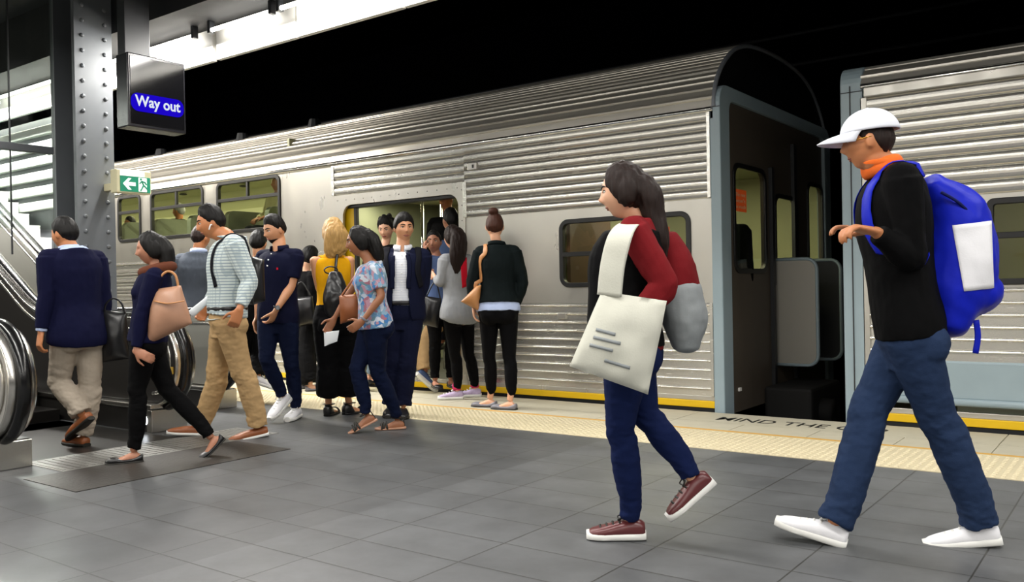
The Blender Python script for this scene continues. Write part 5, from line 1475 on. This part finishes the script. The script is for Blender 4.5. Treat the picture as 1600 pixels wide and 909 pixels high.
# ---------------------------------------------------------------- man in the navy polo
g = Fig('man in a navy polo shirt and dark jeans walking towards the viewer, looking down', D=7.40, S=1.0, sex='m', skin='tan',
        pel=(434, 497), neck=(437, 391), head=(429, 360), chest=38, face=58, hips=35, pitch=-14, vox=.006)
g.set_arm('L', (455, 447, -.2), (431, 485, -.7), .6, hd=(422, 505, .02)); g.set_arm('R', (405, 450, .3), (402, 495, .0), .5)
g.set_leg('L', (456, 575), gr=(463, 653), toe=20, bend=.06); g.set_leg('R', (416, 565, -.5), an=(441, 620, .5), toe=40, tp=-30)
g.report(); g.body(); g.hair('hair_black', 'short', .013, .022, line=[(0, .58), (.5, .56), (.95, .42), (1.25, .20), (1.45, .0), (1.75, .0), (2.0, -.15), (2.5, -.40), (3.15, -.48)])
def beard():
    mb = MB(); nu, nv = 48, 34; o = 0
    for i in range(nv+1):
        a = -PI/2+PI*i/nv
        for k in range(nu):
            b = 2*PI*k/nu; d = Vector((math.cos(a)*math.cos(b), math.cos(a)*math.sin(b), math.sin(a)))
            m = sstep(.0, .12, -.50-d.z)*sstep(-.35, -.1, d.y)
            mb.v.append(g.hl(*(head_pt(d.x, d.y, d.z)+d*(-.012+.0137*m))))
    for i in range(nv):
        for k in range(nu): mb.f.append((i*nu+k, i*nu+(k+1) % nu, (i+1)*nu+(k+1) % nu, (i+1)*nu+k))
    mb.build('beard', M['hair_black'], g.e, True)
beard()
g.trousers('indigo_denim', FIT['slim'], .2, 1.95, .016, .008, 'jeans')
sw = g.top('navy_pique', .74, -.06, 1.0, .026, .013, .019, .007, 'polo_shirt'); g.collar('navy_pique', r=.066, h=.036, open_=.45)
t = g.bvh(sw)
for z in (.035, .085, .135):
    c = g.N-g.ax*z+g.fc*.3; h = t.ray_cast(c, -g.fc)
    if h[0]: MB().ell(h[0]+h[1]*.003, (.007, .007, .007), None, 10, 6).build('button', M['white_plastic'], sw, True)
h = t.ray_cast(g.N-g.ax*.16+g.lc*.09+g.fc*.4, -g.fc)
if h[0]: MB().boxr(h[0]+h[1]*.003, (.012, .012, .018)).build('chest_logo', M['red_knit'], sw, bevel=.003)
W = g.arm['L'][2]; dr = (W-g.arm['L'][1]).normalized(); o1 = dr.orthogonal().normalized(); o2 = dr.cross(o1)
wt = MB().loop([W-dr*.02+o1*.031*math.cos(a)+o2*.031*math.sin(a) for a in [2*PI*k/20 for k in range(20)]], (.010, .004), 8).build('watch', M['watch_metal'], g.e, True)
fd = (CAM-W); fd = (fd-dr*fd.dot(dr)).normalized()
MB().tube([W-dr*.02+fd*.028, W-dr*.02+fd*.040], .019, 18).build('watch_face', M['watch_metal'], wt, True, sm_angle=.7)
for sd in 'LR': g.shoe(sd, 'sneaker', 'white_canvas')

# ---------------------------------------------------------------- woman with the black bob near the carriage
q = gz(487, 606)
g = Fig('woman with a black bob in black clothes and grey flats standing by the carriage', D=depth(q), S=.93, sex='f', skin='fair',
        pel=(480, 497), neck=(479, 425), head=(484, 401), chest=245, face=250, pitch=-16)
g.auto_arm('R'); g.lap_arm('L'); g.set_leg('L', (483, 552), gr=(478, 607), toe=255); g.set_leg('R', (478, 552), gr=(486, 611), toe=255)
g.report(); g.body(brow='hair_black')
g.hair('hair_black', 'long', .016, .014, .004, amp=.003, line=[(0, .45), (.45, .40), (.8, .1), (1.1, -.5), (1.4, -.75), (2.0, -.8), (3.15, -.8)])
g.trousers('black_cotton', FIT['wide'], .22, 1.93, .014); g.top('black_jersey', 1.85, -.30, 1.0, .03, .02, .02, .007, 'jacket', tab=lambda t: max(0, .1-t)*.10)
for sd in 'LR': g.shoe(sd, 'flat', 'grey_shoe', 'dark_rubber')
b_ = empty('handbag', tuple(pd(470, 480, g.D-.3)), 'black handbag held by the woman with the black bob', 'bag')
slab([(452, 466), (488, 462), (494, 505), (462, 512)], g.D-.28, .10, 'bag_body', 'black_leather', b_, .03)
MB().tube([pd(456, 467, g.D-.28), pd(470, 440, g.D-.26), pd(486, 463, g.D-.28)], .008, 8, sub=5).build('handle', M['black_leather'], b_, True)

# ---------------------------------------------------------------- blonde woman in the mustard top
g = Fig('blonde woman in a sleeveless mustard top and black cropped trousers, seen from behind', D=7.45, S=.99, sex='f', skin='tan',
        pel=(523, 500), neck=(519, 398), head=(521, 366), chest=168, face=165, vox=.006)
g.set_arm('L', (498, 450, .2), (512, 468, .95), .5); g.set_arm('R', (546, 450, .2), (540, 490, .8), .5)
g.set_leg('L', (515, 575), gr=(514, 649), toe=200); g.set_leg('R', (546, 575), gr=(546, 647), toe=235)
g.report(); g.body(face=False)
def ex(mb):
    mb.tube([g.hl(0, -.06, .07), g.hl(0, -.09, .0), g.hl(0, -.085, -.08), g.hl(0, -.075, -.15), g.hl(.01, -.07, -.19)], [(.07, .05), (.098, .055), (.105, .05), (.10, .04), (.075, .02)], 20, side=g.lc, sub=5, round_=.6)
g.hair('hair_blonde', 'long', .020, .016, .004, extra=ex, amp=.007)
g.trousers('black_jersey', FIT['wide'], .24, 1.66, .016, .008)
sw = g.top('mustard_knit', 0, .20, .955, .016, .010, None, .004, 'top', shoulders=False)
for sd in 'LR':
    c = g.N+g.lc*(.085 if sd == 'L' else -.085)
    g.strap(g.bodyo, [c-g.fc*.11-g.ax*.12, c-g.fc*.07-g.ax*.01, c+g.ax*.0, c+g.fc*.08-g.ax*.06], .07, 'mustard_knit', sw, .004, 'top_strap', .005)
for sd in 'LR': g.shoe(sd, 'heel', 'black_leather', 'black_leather')
D = g.D-.20
b_ = empty('backpack', tuple(pd(527, 480, D)), 'slouchy black leather backpack on the blonde woman in mustard', 'backpack')
mb = MB().tube([pd(524, 428, D), pd(525, 446, D-.02), pd(526, 468, D-.03), pd(527, 488, D)], [(.05, .04), (.085, .07), (.115, .09), (.10, .07)], 20, side=g.lc, sub=5, round_=.5)
me = remesh(mb, .008, 3); wrinkle(me, .012, (14, 14, 10), 2); finish(me, 'bag_body', M['black_leather'], b_)
MB().tube([pd(524, 430, D), pd(525, 412, D+.06), pd(527, 396, D+.12), pd(529, 388, D+.2)], (.012, .004), 8, side=g.lc, sub=4).build('strap', M['black_leather'], b_, True)
MB().loop([pd(517, 422, D)+g.lc*.055*math.cos(a)+Vector((0, 0, .03*math.sin(a))) for a in [2*PI*k/18 for k in range(18)]], .006, 8).build('carry_loop', M['black_leather'], b_, True)

# ---------------------------------------------------------------- woman in the floral tee
g = Fig('woman in a blue floral tee and jeans walking left in strappy sandals', D=6.64, S=.95, sex='f', skin='brown',
        pel=(585, 506), neck=(580, 410), head=(561, 378), chest=82, face=88, pitch=-8, vox=.006)
g.set_arm('L', (596, 463, -.4), (566, 502, -.6), .5, hd=(548, 515)); g.set_arm('R', (548, 455, .3), (522, 498, -.2), .5)
g.set_leg('L', (590, 585), gr=(622, 670), toe=88); g.set_leg('R', (556, 580, .0), an=(572, 648, .6), toe=85, tp=-24)
g.report(); g.body()
def ex(mb): mb.tube([g.hl(0, -.06, .06), g.hl(0, -.10, .0), g.hl(0, -.12, -.08), g.hl(.0, -.13, -.15), g.hl(0, -.12, -.2)], [(.06, .05), (.08, .06), (.085, .06), (.07, .045), (.03, .02)], 18, side=g.lc, sub=5, round_=.6)
g.hair('hair_black', 'long', .010, .010, .006, extra=ex, amp=.006)
g.trousers('indigo_denim', FIT['slim'], .22, 1.93, .014, .008, 'jeans')
g.top('floral_cloth', .75, -.06, 1.0, .026, .015, .021, .008, 'tee')
for sd in 'LR': g.shoe(sd, 'sandal', 'dark_rubber', 'nude_leather')
W = g.arm['L'][2]; dr = (W-g.arm['L'][1]).normalized(); o1 = dr.orthogonal().normalized(); o2 = dr.cross(o1)
MB().loop([W-dr*.02+o1*.030*math.cos(a)+o2*.030*math.sin(a) for a in [2*PI*k/18 for k in range(18)]], (.009, .003), 8).build('bracelet', M['grey_shoe'], g.e, True)
b_ = empty('handbag', tuple(pd(547, 480, 6.72)), 'small brown leather handbag beside the woman in the floral tee', 'bag')
slab([(530, 462), (562, 458), (565, 496), (532, 506)], 6.74, .09, 'bag_body', 'brown_leather', b_, .03)
MB().tube([pd(532, 464, 6.74), pd(552, 436, 6.7), pd(576, 412, 6.68)], (.010, .004), 8, sub=4).build('strap', M['brown_leather'], b_, True)
pp = slab([(506, 519), (530, 516), (527, 533), (507, 541)], 6.70, .012, 'folded_paper', 'paper', None, .004, amp=.003)
tag(pp, 'folded white paper held low by the woman in the floral tee', 'paper')

# ---------------------------------------------------------------- man in the navy suit jacket
g = Fig('man in a navy suit jacket and white shirt walking off the train towards the viewer', D=7.55, S=1.02, sex='m', skin='tan',
        pel=(628, 492), neck=(629, 391), head=(631, 357), chest=2, face=345, pitch=-2, vox=.0055)
g.set_arm('L', (662, 441, .2), (648, 484, -.6), .7, hd=(643, 500)); g.set_arm('R', (594, 440, .3), (600, 490, -.4), .6)
g.set_leg('L', (636, 575), gr=(630, 650), toe=0); g.set_leg('R', (616, 570), gr=(610, 648), toe=5)
g.report(); g.body(); g.hair('hair_black', 'short', .014, .018, line=[(0, .50), (.5, .48), (.9, .36), (1.2, .10), (1.42, -.12), (1.75, -.10), (2.0, -.30), (2.5, -.52), (3.15, -.60)])
g.trousers('navy_suit', FIT['straight'], .2, 1.97, .016)
sh_ = g.top('white_grid_shirt', 1.96, .175, .99, .018, .010, .010, .004, 'shirt'); g.collar('white_grid_shirt', r=.066, h=.040, open_=.22)
t = g.bvh(sh_)
for k in range(6):
    h = t.ray_cast(g.N-g.ax*(.05+.075*k)+g.fc*.4, -g.fc)
    if h[0]: MB().ell(h[0]+h[1]*.002, (.0055, .0055, .0055), None, 8, 6).build('button', M['white_plastic'], sh_, True)
g.belt('black_leather', .19, .020)
jk = g.top('navy_suit', 1.90, -.14, 1.0, .036, .022, .018, .006, 'suit_jacket')
bm = bmesh.new(); bm.from_mesh(jk.data); base = root_loc(jk); dl = []
for fc in bm.faces:
    p = fc.calc_center_median()+base; q = p-g.P; hgt = q.dot(g.ax)/(g.N-g.P).length; lat = q.dot(g.lc); fr = (p-(g.P+(g.N-g.P)*hgt)).dot(g.fc)
    gap = lerp_lin([(-.3, .12), (0, .082), (.3, .066), (.6, .060), (.85, .056), (1.0, .05), (1.1, .05)], hgt)
    if fr > .01 and abs(lat+.004) < gap: dl.append(fc)
bmesh.ops.delete(bm, geom=dl, context='FACES')
for _ in range(4):
    bmesh.ops.smooth_vert(bm, verts=[v for v in bm.verts if v.is_boundary], factor=.5, use_axis_x=True, use_axis_y=True, use_axis_z=True)
bm.to_mesh(jk.data); bm.free(); md = jk.modifiers.new('s', 'SOLIDIFY'); md.thickness = .006; md.offset = -1
for q in (-1, 1):
    pts = [g.P+(g.N-g.P)*hh+g.lc*(q*lerp_lin([(.3, .075), (.6, .074), (.85, .075), (1.0, .062)], hh))+g.fc*.2 for hh in (.40, .6, .8, .93, 1.0)]
    g.strap(jk, pts, .04, 'navy_suit', jk, .004, 'lapel', .003)
b_ = empty('backpack', tuple(g.N-g.fc*.2-u3*.4), 'black backpack worn by the man in the navy suit jacket', 'backpack')
for q in (-1, 1):
    c1 = g.N+g.lc*q*.135
    g.strap(jk, [c1-g.fc*.10-u3*.05, c1+u3*.04, c1+g.fc*.08-u3*.04, c1+g.fc*.16-u3*.18+g.lc*q*.01, c1+g.fc*.10-u3*.32+g.lc*q*.03], .055, 'charcoal', b_, .006, 'strap', .005)
mb = MB().tube([g.N-g.fc*.20-u3*.06, g.N-g.fc*.25-u3*.25, g.N-g.fc*.22-u3*.45], [(.11, .06), (.14, .10), (.13, .08)], 18, side=g.lc, sub=4, round_=.5)
finish(remesh(mb, .01, 3), 'bag_body', M['black_leather'], b_)
for sd in 'LR': g.shoe(sd, 'loafer', 'black_leather', 'dark_rubber')

# ---------------------------------------------------------------- woman with curly hair in the doorway
g = Fig('woman with curly black hair looking down, behind the man in the suit', D=9.15, S=.98, sex='f', skin='fair',
        pel=(592, 480), neck=(601, 384), head=(603, 358), chest=15, face=20, pitch=-16)
g.auto_arm('L'); g.auto_arm('R'); g.set_leg('R', (583, 545), gr=(578, 597, .086), toe=60); g.set_leg('L', (592, 545), gr=(592, 598, .086), toe=60)
g.report(); g.body(brow='hair_black', lips='lip_red')
def ex(mb):
    for k in range(26):
        a = 2*PI*random.random(); z = random.uniform(.03, .13); r = .085*math.sqrt(max(.1, 1-(z/.16)**2))
        mb.ell(g.hl(r*math.cos(a), -.03+r*.9*math.sin(a)*(.6 if math.sin(a) > 0 else 1), z), random.uniform(.020, .032), None, 10, 8)
g.hair('hair_black', 'short', .018, .02, extra=ex, amp=.005)
g.trousers('light_denim', FIT['slim'], .22, 1.9, .014); g.top('black_jersey', 1.9, -.05, 1.0, .026, .018, .014, .007, 'top')
for sd in 'LR': g.shoe(sd, 'flat', 'black_leather', 'dark_rubber')

# ---------------------------------------------------------------- woman holding the pole
g = Fig('woman with tied-back dark hair inside the doorway, holding the grab pole', D=8.95, S=.97, sex='f', skin='olive',
        pel=(690, 480), neck=(683, 400), head=(678, 378), chest=345, face=10, pitch=-2)
g.set_arm('R', (668, 425, -.4), (664, 392, -.2), 1.0, hd=(663, 380)); g.auto_arm('L'); g.auto_leg('L', .086); g.auto_leg('R', .086)
g.report(); g.body(); g.hair('hair_black', 'short', .008, .008)
g.trousers('black_cotton', FIT['slim'], .22, 1.95, .014); g.top('slate_blue', 1.85, -.05, 1.0, .026, .018, .014, .007, 'top')
for sd in 'LR': g.shoe(sd, 'flat', 'black_leather', 'dark_rubber')

# ---------------------------------------------------------------- man stepping aboard
g = Fig('dark-haired man in a blue shirt stepping aboard, behind the woman in the grey top', D=9.3, S=1.05, sex='m', skin='olive',
        pel=(714, 468), neck=(714, 376), head=(704, 345), chest=215, face=150)
g.auto_arm('L', fwd=.2); g.auto_arm('R'); g.auto_leg('R', .086, fwd=.1); g.set_leg('L', (668, 530, -.3), an=(664, 582, -.5), toe=240, tp=-42)
g.report(); g.body(brow='hair_black'); g.hair('hair_black', 'short', .012, .014)
g.trousers('khaki_cotton', FIT['loose'], .2, 1.9, .016); g.top('slate_blue', 1.9, -.05, 1.0, .028, .02, .016, .006, 'shirt')
for sd in 'LR': g.shoe(sd, 'sneaker', 'slate_blue')

# ---------------------------------------------------------------- man higher up inside
MB().box(-6.9, -5.85, 8.9, 9.5, .085, .42).build('inner_step', M['cabin_floor'], T1, bevel=.01)
g = Fig('man standing higher up inside, his face above the crowd in the doorway', D=9.75, S=.98, sex='m', skin='warm',
        pel=(700, 423), neck=(700, 341), head=(697, 312), chest=20, face=35)
g.auto_arm('L'); g.auto_arm('R'); g.auto_leg('L', .42); g.auto_leg('R', .42)
g.report(); g.body(); g.hair('hair_dark_brown', 'short', .008, .006)
g.trousers('charcoal', FIT['straight'], .2, 1.95, .016); g.top('black_cotton', 1.9, -.05, 1.0, .028, .02, .016, .006, 'shirt')
for sd in 'LR': g.shoe(sd, 'loafer', 'black_leather', 'dark_rubber')

# ---------------------------------------------------------------- woman in the grey top
g = Fig('woman with long dark hair in a grey top waiting at the carriage door', D=8.55, S=.97, sex='f', skin='fair',
        pel=(716, 490), neck=(713, 398), head=(707, 371), chest=140, face=138, vox=.006)
g.set_arm('L', (689, 441, .1), (679, 432, .4), .8); g.set_arm('R', (742, 440, .2), (722, 455, .8), .6)
g.set_leg('L', (711, 560), gr=(714, 624), toe=95); g.set_leg('R', (733, 560), gr=(742, 620), toe=95)
g.report(); g.body(face=False)
def ex(mb): mb.tube([g.hl(0, -.06, .06), g.hl(.0, -.095, .0), g.hl(-.02, -.11, -.10), g.hl(-.05, -.12, -.22), g.hl(-.06, -.12, -.36)], [(.07, .05), (.088, .055), (.10, .05), (.09, .04), (.03, .018)], 20, side=g.lc, sub=5, round_=.6)
g.hair('hair_dark_brown', 'long', .010, .010, .004, extra=ex, amp=.005)
g.trousers('black_jersey', FIT['legging'], .24, 1.88, .012, .004, 'leggings')
sw = g.top('heather_grey', 1.75, -.10, 1.0, .030, .024, .018, .009, 'top', tab=lambda t: max(0, .3-t)*.05)
rp = [(719, 405), (729, 402), (730, 447), (722, 450)]
patch(g.bvh(sw), rp, 5, 10, .004, 'red_panel', 'red_knit', sw, g.D)
for sd in 'LR':
    g.shoe(sd, 'sneaker', 'pastel_knit', lace='white_rubber')
    A = g.leg[sd][2]; MB().tube([A+u3*.02, A+u3*.075], .042, 16, round_=.2).build('sock', M['pink_sock'], g.e, True)
b_ = empty('handbag', tuple(pd(673, 500, g.D-.05)), 'black handbag hanging from the arm of the woman in the grey top', 'bag')
slab([(664, 462), (690, 466), (684, 512), (660, 507)], g.D-.02, .10, 'bag_body', 'black_leather', b_, .03)
MB().tube([pd(666, 464, g.D-.02), pd(680, 440, g.D-.02), pd(688, 466, g.D-.02)], .007, 8, sub=5).build('handle', M['black_leather'], b_, True)

# ---------------------------------------------------------------- woman with the hair bun
g = Fig('woman with a hair bun in a cropped dark jacket, back to the viewer', D=7.90, S=1.0, sex='f', skin='fair',
        pel=(779, 485), neck=(777, 385), head=(773, 354), chest=185, face=180, vox=.006)
g.set_arm('R', (817, 440, .1), (806, 478, .9), .5); g.set_arm('L', (737, 440, .1), (740, 480, .9), .5)
g.set_leg('L', (764, 565), gr=(766, 636), toe=115); g.set_leg('R', (796, 565), gr=(797, 640), toe=118)
g.report(); g.body(face=False)
def ex(mb):
    mb.ell(g.hl(-.01, -.045, .135), (.046, .042, .036), g.HR, 18, 12); mb.ell(g.hl(-.01, -.04, .105), (.03, .03, .03), g.HR, 12, 8)
g.hair('hair_brown', 'short', .010, .008, extra=ex, amp=.003, line=[(0, .62), (.5, .56), (.95, .40), (1.3, .05), (1.6, .0), (2.0, -.38), (3.15, -.55)])
g.trousers('black_jersey', FIT['legging'], .24, 1.80, .014, .004, 'leggings')
g.top('pale_blue_cotton', 0, -.01, .9, .026, .02, None, .006, 'shirt', shoulders=False, tab=lambda t: max(0, .15-t)*.05)
sw = g.top('teal_black_wool', 1.9, .12, 1.0, .036, .026, .018, .008, 'jacket', tab=lambda t: max(0, .3-t)*.06)
g.collar('teal_black_wool', r=.066, h=.035, open_=.3)
for sd in 'LR': g.shoe(sd, 'flat', 'grey_shoe', 'dark_rubber')
D = g.D-.06
b_ = empty('shoulder_bag', tuple(pd(738, 470, D)), 'tan leather shoulder bag on the woman with the hair bun', 'bag')
slab([(744, 447), (752, 445), (748, 486), (720, 471)], D, .09, 'bag_body', 'tan_leather', b_, .03)
c1 = g.N+g.lc*.105
g.strap(sw, [pd(745, 452, D), pd(749, 430, D), pd(752, 405, D), c1-g.fc*.11-u3*.05, c1+u3*.04, c1+g.fc*.08-u3*.05], .045, 'tan_leather', b_, .007, 'strap', .005)

# ---------------------------------------------------------------- passengers seen through the windows
def passenger(label, px, py, Y, zf, clothn, hairn, sex, skn, yaw, seat=True):
    p = onY(px, py, Y); D = depth(p); k = FPX/D*.97
    g = Fig(label, D=D, S=.96, sex=sex, skin=skn, pel=(px, py+.70*k), neck=(px, py+.145*k), head=(px, py), chest=yaw, vox=.009)
    if seat:
        g.lap_arm('L'); g.lap_arm('R'); g.auto_leg('L', seat=True); g.auto_leg('R', seat=True)
    else:
        g.auto_arm('L'); g.auto_arm('R'); g.auto_leg('L', zf); g.auto_leg('R', zf)
    g.body(face=False); g.hair(hairn, 'short', .014, .012, vox=.009)
    g.trousers('charcoal', FIT['straight'], .2, 1.95, .016); g.top(clothn, 1.88, -.05, 1.0, .028, .02, .016, .006, 'shirt')
    for sd in 'LR': g.shoe(sd, 'loafer', 'black_leather', 'dark_rubber')
passenger('passenger in a pale shirt at the right edge of the upper window nearest the door', 434, 287, 7.75, 1.45, 'olive_shirt', 'hair_black', 'm', 'olive', 60)
passenger('grey-haired passenger seated in the second upper window from the door', 279, 330, 7.9, 1.45, 'charcoal', 'heather_grey', 'm', 'warm', 120)
passenger('dark figure seated in the narrow upper window beside the exit sign', 203, 350, 7.7, 1.45, 'black_cotton', 'hair_black', 'm', 'olive', 60)
passenger('figure in black standing behind the end window of the carriage', 1134, 330, 7.75, .086, 'black_cotton', 'hair_black', 'm', 'olive', 200, False)
